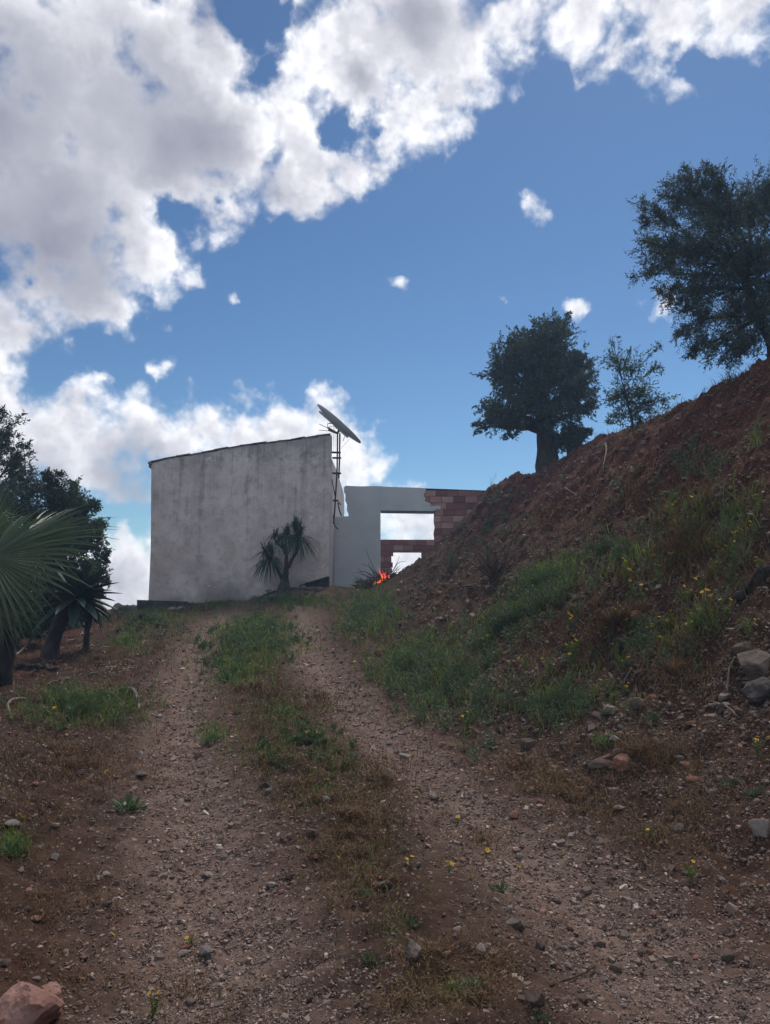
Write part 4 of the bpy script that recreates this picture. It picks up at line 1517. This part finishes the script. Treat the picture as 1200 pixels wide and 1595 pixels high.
put_rock(1192, 1086, 84, 'darkrock', 'large dark boulder under the grey rock ledge at the right edge', big=True, sink=.4, name='boulder')
put_rock(1160, 1028, 40, 'rock', 'grey stone on top of the rock ledge at the right edge', big=True)
put_rock(628, 1182, 22, 'palerock', 'flat pale stone on the right wheel track halfway up', proto=4)
put_rock(675, 1245, 26, 'rock', 'flat pointed stone left of the yellow flower on the right wheel track', proto=0)
put_rock(600, 1383, 28, 'rock', 'dark brown stone at the edge of the dry grass on the centre strip', proto=1)
put_rock(964, 1262, 18, 'palerock', 'white flecked stone on the dark soil below the trio of stones', proto=0)
put_rock(810, 1336, 14, 'palerock', 'pale pointed chip right of the yellow flower clump', proto=3, name='stone_chip')
put_rock(420, 1386, 20, 'palerock', 'flat tan stone on the left wheel track near the bottom', proto=4)
put_rock(341, 1327, 14, 'palerock', 'round pale pebble on the left wheel track', proto=1)
put_rock(268, 1369, 13, 'rock', 'right hand pebble of a row of pebbles left of the left wheel track', proto=1)
put_rock(256, 1368, 12, 'rock', 'middle pebble of the row left of the left wheel track', proto=2)
put_rock(236, 1367, 15, 'rock', 'largest pebble of the row left of the left wheel track', proto=0)
put_rock(85, 1338, 14, 'greyrock', 'grey pebble lying on the left shoulder below the weeds', proto=2)
put_rock(22, 1290, 26, 'palerock', 'white stone beside the green weed at the left edge', proto=0)
put_rock(590, 1024 - 3, 16, 'redrock', 'squared reddish stone at the edge of the green weeds, right track', proto=3)
put_rock(575, 1030, 14, 'redrock', 'reddish clod beside the squared reddish stone at the right track', proto=1)
put_rock(268, 952, 18, 'palerock', 'white rubble stone before the dark block at the house foot', proto=0)
put_rock(281, 951, 14, 'palerock', 'smaller white rubble stone before the dark block at the house foot', proto=1)
put_rock(185, 952, 22, 'palerock', 'pale rubble stone under the small flat topped slab', proto=2)
put_rock(470, 918, 16, 'palerock', 'pale flat stone near the foot of the ponytail palm', proto=4)
put_rock(497, 922, 18, 'palerock', 'pale flat stone before the dark board pile', proto=4)
put_rock(425, 932, 16, 'palerock', 'pale stone on the mound left of the ponytail palm', proto=4)
# generic loose stones, nothing tells one from another
GL = 'stones scattered over the track and bank'
CW = {'rock': 'brown', 'redrock': 'reddish', 'greyrock': 'grey', 'palerock': 'pale'}
cnt = 0
while cnt < 245:
    if cnt < 60:
        px_, py_ = rng.normal(1000, 110), rng.normal(1185, 45)
    elif cnt < 95:
        px_, py_ = rng.normal(880, 130), rng.normal(1490, 55)
    else:
        px_, py_ = rng.uniform(0, 1200), rng.uniform(1060, 1590)
        if py_ < 1330 and px_ < 800 and rng.uniform() < .6:
            continue
        if py_ < 1150 and px_ < 900:
            continue
    if not (0 < px_ < 1195 and 1000 < py_ < 1590):
        continue
    mt_ = str(rng.choice(['rock', 'rock', 'rock', 'rock', 'redrock', 'redrock', 'greyrock', 'palerock']))
    P0, _ = hit([px_], [py_])
    s0_, b0_, u0_, r0_ = masks(P0[:, 0], P0[:, 1])
    zone = ('lying loose on the stony foot of the right bank' if s0_[0] > -.1 else 'lying loose on the gravel of the right wheel track' if u0_[0] > .4 else
            'lying loose on the centre strip between the tracks' if u0_[0] > -.45 else 'lying loose on the gravel of the left wheel track' if u0_[0] > -1.3 else 'lying loose on the left shoulder of the track')
    put_rock(px_, py_, rng.uniform(8, 15) * (1.0 if rng.uniform() < .85 else 1.5), mt_, 'small angular ' + CW[mt_] + ' stone ' + zone, GL, sink=.3, name='loose_stone')
    cnt += 1

# ------------------------------------------------------------------ gravel (uncountable)
mb = MB()
CUBE = np.array([[-1, -1, -1], [1, -1, -1], [1, 1, -1], [-1, 1, -1], [-1, -1, 1], [1, -1, 1], [1, 1, 1], [-1, 1, 1]], float) * .72


def scatter_stones(P_, r, tn):
    N = len(P_)
    V_ = CUBE[None] * (1 + rng.normal(0, .22, (N, 8, 1))) + rng.normal(0, .16, (N, 8, 3))
    V_ = V_ * r[:, None, None] * np.stack([rng.uniform(.8, 1.45, N), rng.uniform(.6, 1.1, N), rng.uniform(.35, .8, N)], 1)[:, None, :]
    x, y, z = V_[..., 0], V_[..., 1], V_[..., 2]
    for ax_, sd_ in ((0, .35), (1, .35)):
        ph = rng.normal(0, sd_, (N, 1))
        if ax_ == 0:
            y, z = y * np.cos(ph) - z * np.sin(ph), y * np.sin(ph) + z * np.cos(ph)
        else:
            x, z = x * np.cos(ph) - z * np.sin(ph), x * np.sin(ph) + z * np.cos(ph)
    th = rng.uniform(0, 6.28, (N, 1))
    x, y = x * np.cos(th) - y * np.sin(th), x * np.sin(th) + y * np.cos(th)
    V_ = np.stack([x, y, z], -1) + (P_ + np.array([0, 0, 1]) * (r * .2)[:, None])[:, None, :]
    Fq = (BOXF[None] + (np.arange(N) * 8)[:, None, None]).reshape(-1, 4)
    mb.add(V_.reshape(-1, 3), Fq, np.repeat(tn, 8))


NG = 95000
px_ = rng.uniform(-60, 1260, NG)
py_ = 975 + 650 * rng.uniform(0, 1, NG) ** .85
P0, ok = hit(px_, py_)
P0[:, :2] += rng.normal(0, .02, (NG, 2))
P0[:, 2] = gz(P0[:, 0], P0[:, 1])
s__, bk, uu, rt = masks(P0[:, 0], P0[:, 1])
keep = rng.uniform(0, 1, NG) < np.clip(.26 + .85 * rt + .30 * sm(2.2, 1.2, np.abs(uu - 2.0)) * (P0[:, 1] < 6) + .35 * fbm(P0[:, 0] * .9, P0[:, 1] * .9, 3) - .15 * np.exp(-(uu / .35) ** 2), .08, 1)
P0 = P0[keep]
rpx = np.exp(rng.normal(math.log(1.28), .48, len(P0)))
r_ = np.clip(rpx / F * P0[:, 1], .0022, .035)
scatter_stones(P0, r_, np.clip(rng.beta(1.7, 2.7, len(P0)) + .14 * rt[keep] - .05 + .40 * (rng.uniform(0, 1, len(P0)) < .07), 0, 1))
NB = 15000
px_ = rng.uniform(620, 1230, NB)
py_ = rng.uniform(580, 1150, NB)
P0, ok = hit(px_, py_)
P0 = P0[ok]
r_ = np.clip(np.exp(rng.normal(math.log(1.5), .5, len(P0))) / F * P0[:, 1], .004, .06)
scatter_stones(P0, r_, np.clip(rng.beta(1.5, 3.2, len(P0)), 0, 1))
o = mb.obj('gravel', M['gravel'])
tag(o, 'fine brown and grey gravel strewn over the track and banks', 'gravel', kind='stuff')


# ------------------------------------------------------------------ grass, dry growth and weeds
def ell(cx, cy, rx, ry, N, ang=0.0):
    r = np.abs(rng.normal(0, .72, N))
    th = rng.uniform(0, 2 * np.pi, N)
    dx, dy = r * np.cos(th) * rx, r * np.sin(th) * ry
    ca, sa = math.cos(ang), math.sin(ang)
    P_, ok_ = hit(cx + dx * ca - dy * sa, cy + dx * sa + dy * ca)
    P_ = P_[ok_]
    # ragged patches
    kk = fbm(P_[:, 0] * 2.3, P_[:, 1] * 2.3, 3) > rng.uniform(-.75, .5, len(P_))
    return P_[kk]


g1 = MB()
for (cx, cy, rx, ry, N, h, ang) in (
        (395, 1000, 75, 34, 4000, .16, 0), (400, 975, 60, 16, 2000, .15, 0), (370, 1045, 44, 26, 1700, .12, 0), (470, 940, 70, 12, 2600, .14, 0),
        (575, 955, 45, 40, 4600, .20, -.5), (640, 1030, 55, 28, 2600, .16, -.4), (700, 1065, 62, 48, 2600, .14, -.5), (800, 960, 100, 22, 1700, .15, -.45), (860, 905, 40, 18, 1800, .2, -.4),
        (130, 1105, 85, 24, 3600, .13, 0), (230, 965, 55, 16, 2600, .13, 0), (330, 945, 50, 8, 1300, .12, -.2), (200, 1000, 40, 20, 1200, .11, 0), (330, 1150, 25, 14, 700, .07, 0),
        (1130, 820, 80, 50, 700, .2, -.3), (990, 870, 80, 45, 420, .18, -.3), (1090, 980, 70, 30, 300, .15, -.4), (1180, 690, 20, 25, 90, .16, 0), (950, 660, 70, 20, 500, .16, -.4),
        (450, 1110, 75, 40, 1500, .05, 0), (510, 1235, 75, 50, 1300, .032, .4), (575, 1330, 60, 60, 800, .03, .5), (625, 1450, 50, 60, 600, .028, .5), (705, 1540, 60, 40, 350, .025, .3), (480, 1160, 45, 30, 1100, .05, 0), (430, 1180, 90, 34, 1500, .035, .2), (540, 1215, 60, 30, 900, .03, .4), (20, 1320, 28, 24, 420, .06, 0), (860, 1100, 80, 35, 1300, .12, -.3), (940, 1160, 30, 12, 260, .08, 0)):
    P_ = ell(cx, cy, rx, ry, N, ang)
    blades(g1, P_, h * rng.uniform(.5, 1.35, len(P_)), np.clip(.0013 * P_[:, 1], .003, .014), .7, np.clip(rng.normal(.5, .25, len(P_)), 0, 1))
tag(g1.obj('grass', M['grass']), 'green grass tufts on the centre strip, the bank foot and the left shoulder', 'grass', kind='stuff')

g2 = MB()
for (cx, cy, rx, ry, N, h, ang) in ((90, 1180, 150, 60, 2600, .045, 0), (560, 1330, 70, 90, 2600, .045, .5), (660, 1480, 70, 70, 1500, .035, .6), (560, 1240, 100, 60, 2000, .05, .5), (60, 1400, 110, 90, 1600, .035, 0), (840, 1210, 130, 40, 1800, .06, .25), (330, 1560, 70, 40, 900, .035, 0), (1050, 1260, 140, 60, 1800, .06, .2), (740, 1560, 90, 40, 700, .03, 0)):
    P_ = ell(cx, cy, rx, ry, N, ang)
    blades(g2, P_, h * rng.uniform(.3, 1.4, len(P_)), np.clip(.0011 * P_[:, 1], .0018, .010), 1.3, np.clip(rng.normal(.5, .28, len(P_)), 0, 1))
for (cx, cy, rx, ry, N, h, ang) in (
        (720, 1050, 100, 70, 1700, .14, -.5), (820, 950, 120, 50, 1500, .15, -.45), (395, 1010, 80, 45, 1100, .11, 0), (575, 960, 50, 45, 700, .14, -.5), (1050, 1050, 160, 70, 1500, .11, -.3),
        (440, 1190, 120, 60, 3600, .05, .5), (540, 1270, 90, 60, 4200, .06, .7), (600, 1215, 60, 40, 1600, .05, .6), (330, 1570, 60, 60, 1500, .035, 0), (110, 1100, 110, 30, 2200, .09, 0),
        (150, 1030, 100, 30, 2400, .09, 0), (120, 1200, 150, 45, 2400, .05, 0), (60, 1270, 90, 40, 1200, .05, 0), (900, 1250, 120, 50, 2200, .06, .3), (1000, 1180, 180, 60, 3200, .09, .2),
        (1080, 860, 120, 80, 3200, .22, 0), (960, 980, 200, 110, 5200, .13, -.3), (1000, 780, 180, 60, 2400, .14, -.3), (850, 800, 120, 50, 1600, .12, -.5), (700, 870, 90, 50, 1800, .13, -.7), (740, 770, 50, 14, 500, .10, -.7),
        (1000, 660, 200, 20, 1400, .14, -.45), (1140, 600, 70, 25, 700, .14, -.4), (860, 725, 60, 12, 500, .12, -.4), (680, 1460, 60, 50, 900, .035, .8), (770, 1500, 70, 50, 1000, .035, .8), (540, 1340, 40, 40, 900, .05, .5),
        (750, 1310, 40, 25, 500, .04, 0), (1020, 1300, 60, 40, 900, .06, 0), (480, 1100, 70, 30, 1800, .07, 0), (400, 1075, 60, 24, 1400, .08, 0), (250, 1010, 30, 40, 600, .08, 0), (560, 985, 30, 40, 600, .09, 0), (300, 950, 120, 14, 900, .08, 0),
        (640, 1560, 60, 30, 600, .03, 0), (150, 1400, 140, 60, 900, .03, 0), (120, 1530, 120, 50, 600, .025, 0), (700, 1560, 200, 40, 500, .025, 0)):
    P_ = ell(cx, cy, rx, ry, N, ang)
    blades(g2, P_, h * rng.uniform(.3, 1.4, len(P_)), np.clip(.0010 * P_[:, 1], .0018, .010), 1.3, np.clip(rng.normal(.4, .28, len(P_)), 0, 1))
tag(g2.obj('dry_grass', M['dry']), 'russet dry grass and dead moss over the centre strip and banks', 'dry grass', kind='stuff')

# bushy ground cover of small leaves on the bank foot
g3 = MB()


def herb(mb_, P_, h, lf, nlv, tone, spread=.5):
    N = len(P_)
    base_ = np.repeat(P_, nlv, 0)
    hh_ = np.repeat(np.broadcast_to(h, (N,)), nlv)
    f_ = rng.uniform(.05, 1, N * nlv)
    dd_ = dirs(N * nlv)
    dd_[:, 2] = np.abs(dd_[:, 2]) * .8
    off_ = dd_ * (hh_ * spread * f_)[:, None]
    p_ = base_ + off_ + np.array([0, 0, 1]) * (hh_ * f_ * .8)[:, None]
    leaves(mb_, p_, dd_ + np.array([0, 0, .3]), lf * rng.uniform(.6, 1.3, N * nlv), lf * .42, np.clip(rng.normal(tone, .22, N * nlv), 0, 1))


for (cx, cy, rx, ry, N, h, ang) in ((700, 1075, 70, 55, 260, .16, -.4), (640, 1040, 45, 32, 140, .14, -.4), (780, 985, 85, 28, 170, .17, -.45), (570, 960, 40, 32, 150, .17, -.5), (850, 920, 60, 25, 130, .18, -.4),
                                   (395, 1000, 70, 40, 190, .11, 0), (120, 1108, 80, 22, 130, .10, 0), (220, 970, 50, 16, 90, .12, 0), (960, 860, 80, 40, 60, .16, -.4), (1130, 850, 70, 60, 60, .16, 0), (480, 1165, 60, 30, 110, .05, 0),
                                   (860, 1110, 90, 35, 110, .11, -.3), (1000, 1010, 130, 50, 70, .12, -.3), (760, 830, 90, 40, 60, .14, -.7), (450, 940, 60, 12, 90, .12, 0), (1060, 740, 120, 40, 60, .16, -.3)):
    P_ = ell(cx, cy, rx, ry, N, ang)
    herb(g3, P_, h * rng.uniform(.6, 1.3, len(P_)), np.clip(.0045 * np.median(P_[:, 1]), .015, .06), 46, .5)
tag(g3.obj('ground_cover', M['sage']), 'low bushy grey green ground cover spreading along the foot of the bank', 'ground cover', kind='stuff')

# dry twigs littering the left shoulder
g4 = MB()
for (cx, cy, rx, ry, N) in ((140, 1010, 60, 30, 90), (180, 1040, 60, 30, 50), (100, 1060, 80, 20, 40), (960, 760, 180, 60, 60), (800, 830, 120, 60, 60), (1000, 1060, 160, 70, 70), (620, 1480, 500, 90, 90), (300, 1250, 250, 120, 60), (745, 880, 40, 20, 60)):
    P_ = ell(cx, cy, rx, ry, N)
    for q_ in P_:
        L_ = rng.uniform(.015, .045) * q_[1] ** .8 * .6
        th = rng.uniform(0, 6.28)
        e_ = q_ + np.array([math.cos(th) * L_, math.sin(th) * L_, 0])
        e_[2] = float(gz(e_[0], e_[1])) + rng.uniform(.0, .35) * L_
        m_ = (q_ + e_) / 2 + rng.normal(0, .12, 3) * L_ + np.array([0, 0, .1 * L_])
        tube(g4, spline([q_ + np.array([0, 0, .008]), m_, e_], 5), np.linspace(1, .5, 5) * (.0007 * q_[1] + .0006), 4, a=rng.uniform(0, 1), cap=False)
tag(g4.obj('dry_twigs', M['straw']), 'pale dry twigs and straw littering the shoulder and bank', 'twigs', kind='stuff')


# ------------------------------------------------------------------ flowering and green weeds one can count
def flower_mesh(np_=9):
    mb_ = MB()
    for k_ in range(np_):
        th = k_ / np_ * 2 * np.pi + rng.normal(0, .08)
        d = np.array([math.cos(th), math.sin(th), .18])
        s_d = np.array([-math.sin(th), math.cos(th), 0])
        mb_.add([d * .12, d * .65 + s_d * .20, d * 1.0, d * .65 - s_d * .20], np.array([[0, 1, 2, 3]]), rng.uniform(.2, 1))
    th = np.arange(8) / 8 * 2 * np.pi
    V_ = np.concatenate([np.stack([np.cos(th) * .26, np.sin(th) * .26, np.full(8, .06)], 1), [[0, 0, .16]]])
    mb_.add(V_, np.array([[k_, (k_ + 1) % 8, 8] for k_ in range(8)]), 0.0)
    return mb_.mesh('flower', M['petal'], False)


FM = [flower_mesh(8), flower_mesh(10), flower_mesh(9)]


def plant_mesh(kind, mat):
    mb_ = MB()
    tips = []
    if kind == 'daisy':
        for k_ in range(9):
            th = rng.uniform(0, 6.28)
            ln = rng.uniform(.1, .55)
            tip = np.array([math.cos(th) * ln, math.sin(th) * ln, rng.uniform(.65, 1.1)])
            st = spline([np.zeros(3), tip * np.array([.35, .35, .55]), tip], 5)
            tube(mb_, st, .012, 4, cap=False)
            tips.append(tip)
            nl = 9
            f_ = rng.uniform(.05, .85, nl)
            pp = st[(f_ * 4).astype(int)] + rng.normal(0, .02, (nl, 3))
            leaves(mb_, pp, dirs(nl) + np.array([0, 0, .4]), .20, .055, np.clip(rng.normal(.5, .2, nl), 0, 1))
    else:
        n_ = 110
        f_ = rng.uniform(0, 1, n_)
        d = dirs(n_)
        d[:, 2] = np.abs(d[:, 2])
        leaves(mb_, d * (f_ * .5)[:, None], d + np.array([0, 0, .2]), rng.uniform(.2, .5, n_), .12, np.clip(rng.normal(.5, .22, n_), 0, 1))
    return mb_.mesh('weed', M[mat], False), tips


DP = [plant_mesh('daisy', 'grass') for _ in range(4)]
WP = [plant_mesh('weed', 'weed') for _ in range(3)] + [plant_mesh('weed', 'sage') for _ in range(2)]


def put_daisy(px_, py_, hpx, nfl, label, group=None):
    P0, _ = hit([px_], [py_])
    P0 = P0[0]
    s = hpx * (1.0 if group else .78) / F * P0[1]
    me, tips = DP[rng.integers(4)]
    o_ = bpy.data.objects.new('yellow_daisy', me)
    COL.objects.link(o_)
    o_.location = tuple(P0 - np.array([0, 0, .05 * s]))
    o_.scale = (s, s, s)
    o_.rotation_euler = (0, 0, rng.uniform(0, 6.28))
    tag(o_, label, 'flower', group)
    frp = (3.1 if group else 4.2) / F * P0[1] / s
    for k_ in range(min(nfl, len(tips))):
        f_ = bpy.data.objects.new('flower', FM[rng.integers(3)])
        COL.objects.link(f_)
        f_.parent = o_
        f_.location = tuple(tips[k_])
        fs = frp * rng.uniform(.75, 1.2)
        f_.scale = (fs, fs, fs)
        f_.rotation_euler = (rng.uniform(-.7, .7), rng.uniform(-.7, .7), 0)
    return o_


for a_ in ((238, 1588, 46, 5, 'yellow flowered weed near the bottom left with several open blooms'), (298, 1478, 26, 1, 'single yellow daisy above the flat blue grey stone'),
           (342, 1556, 20, 1, 'single yellow daisy in the dry moss at the bottom, right of the flowered weed'), (148, 1490, 14, 1, 'tiny yellow daisy on the gravel at the lower left'),
           (176, 1462, 12, 1, 'tiny yellow daisy just above another one on the lower left gravel'), (640, 1352, 18, 3, 'yellow daisies left of the main flower clump between the tracks'), (700, 1362, 22, 4, 'yellow daisies in the middle of the flower clump between the tracks'),
           (758, 1336, 20, 1, 'single large yellow daisy at the right of the flower clump between the tracks'), (712, 1288, 18, 1, 'yellow daisy above the flower clump between the tracks'), (733, 1376, 14, 2, 'low yellow daisies right of the middle of the flower clump'),
           (808, 1358, 12, 1, 'tiny yellow daisy beside the pale pointed chip'), (532, 1350, 22, 1, 'yellow daisy in the dry grass of the centre strip'), (478, 1156, 18, 2, 'pair of yellow flowers on the moss of the centre strip'),
           (500, 1150, 14, 1, 'yellow flower right of the pair on the moss of the centre strip'), (1078, 1378, 40, 2, 'green clump with yellow flowers on the right gravel below the bank'), (1014, 1310, 28, 1, 'thin yellow flower standing on the bank foot above the green clump'),
           (85, 1115, 16, 2, 'yellow flowers in the grass at the left edge below the palm'), (34, 1282, 14, 2, 'yellow flower beside the white stone at the left edge'), (168, 1208, 12, 1, 'yellow flower on the left shoulder of the track'),
           (1180, 1180, 40, 5, 'yellow flower cluster at the right edge below the big boulder'), (1104, 958, 34, 6, 'brightest upright yellow flower cluster on the bank below the dark log')):
    put_daisy(*a_)
GB = 'yellow flowers dotted over the bank'
for k in range(70):
    if k < 40:
        px_, py_ = rng.normal(1040, 90), rng.normal(940, 75)
    elif k < 55:
        px_, py_ = rng.normal(860, 90), rng.normal(1050, 45)
    else:
        px_, py_ = rng.uniform(1020, 1195), rng.uniform(790, 900)
    if px_ > 1195:
        px_ = 1195 - rng.uniform(0, 100)
    put_daisy(px_, py_, rng.uniform(16, 34), int(rng.integers(1, 4)), 'thin wild yellow flower ' + ('among the grass high on the bank near the right edge' if k >= 55 else 'on the thin stony growth above the right wheel track' if k >= 40 else 'in the main flower patch halfway up the bank'), GB)


def put_weed(px_, py_, wpx, v, label):
    P0, _ = hit([px_], [py_])
    P0 = P0[0]
    s = wpx / F * P0[1] * .6
    o_ = bpy.data.objects.new('green_weed', WP[v][0])
    COL.objects.link(o_)
    o_.location = tuple(P0 - np.array([0, 0, .02]))
    o_.scale = (s, s, s * .8)
    o_.rotation_euler = (0, 0, rng.uniform(0, 6.28))
    return tag(o_, label, 'weed')


for a_ in ((18, 1330, 60, 0, 'leafy green weed at the left edge below the white stone'), (200, 1262, 62, 1, 'flat dark green weed on the left shoulder beside the left track'), (562, 1392, 44, 0, 'bright green weed under the dry grass of the centre strip'),
           (780, 1388, 52, 2, 'low green weed under the yellow flower clump between the tracks'), (735, 1545, 56, 1, 'green weed near the bottom edge in the middle'), (842, 1590, 52, 3, 'grey green weed at the bottom edge beside a pale brown stone'),
           (578, 1500, 54, 2, 'thin green weed left of the upright brown stone'), (640, 1440, 44, 4, 'greyish weed on the centre strip above the upright brown stone'), (1052, 1512, 34, 3, 'grey green weed on the lower right gravel'),
           (330, 1158, 44, 0, 'bright green weed at the right side of the left track'), (946, 1162, 46, 1, 'dark green weed just above the trio of stones at the bank foot'), (1016, 1124, 44, 3, 'pale sage weed in the middle of the stony bank'),
           (1180, 1240, 50, 4, 'grey green weed at the right edge above the large pale stone'), (1140, 1225, 44, 0, 'green weed left of the grey green weed near the right edge'), (870, 905, 46, 0, 'brightest green clump halfway up the bank foot'),
           (355, 1060, 44, 0, 'bright green tuft at the near end of the grassy centre strip'), (600, 940, 40, 0, 'bright green tuft below the bonfire')):
    put_weed(*a_)
# dead dark shrub on the bank and bare twigs on the crest
def bare_shrub(px_, py_, h, nst, label, mat='twig2', rr_=.006):
    P0, _ = hit([px_], [py_])
    P0 = P0[0]
    mb_ = MB()
    for k_ in range(nst):
        d = norm(dirs(1)[0] * .8 + np.array([0, 0, 1.0]))
        L_ = h * rng.uniform(.5, 1.15)
        e_ = d * L_
        st = spline([np.zeros(3), e_ * .5 + rng.normal(0, .06, 3) * L_, e_], 6)
        tube(mb_, st, np.linspace(rr_, rr_ * .4, 6), 4, cap=False)
        for q_ in range(3):
            b_ = st[rng.integers(2, 6)]
            e2 = b_ + norm(d + dirs(1)[0] * .8) * L_ * .3
            tube(mb_, np.array([b_, e2]), [rr_ * .5, rr_ * .3], 3, cap=False)
    o_ = mb_.obj('bare_shrub', M[mat])
    o_.location = tuple(P0)
    return tag(o_, label, 'shrub')


bare_shrub(770, 905, .55, 60, 'dead leafless dark shrub halfway up the bank near the ruined wall', rr_=.008)
bare_shrub(733, 772, .35, 4, 'thin bare twigs sticking up on the crest beside the ruined wall', rr_=.005)
bare_shrub(765, 758, .38, 3, 'tall bare stalk on the crest where the bank meets the wall top', rr_=.005)

# ------------------------------------------------------------------ thin smoky air
HAZE = 0.0028
m = bpy.data.materials.new('haze_air')
m.use_nodes = True
t = NT(m.node_tree)
out = t.new('ShaderNodeOutputMaterial')
v_ = t.new('ShaderNodeVolumePrincipled')
v_.inputs['Density'].default_value = HAZE
v_.inputs['Color'].default_value = (.46, .68, 1.0, 1)
v_.inputs['Anisotropy'].default_value = .2
t.t.links.new(v_.outputs[0], out.inputs['Volume'])
zlo = float(GZm.min()) - 1.0
zhi = max(float(GZm.max()), 10.5) + 1.0
mb = MB()
box(mb, -76, 76, -76, 76, zlo, zhi)
if HAZE > 0:
    hz = mb.obj('haze', m)
    tag(hz, 'thin bluish smoky haze hanging over the whole hillside', 'haze', kind='stuff')
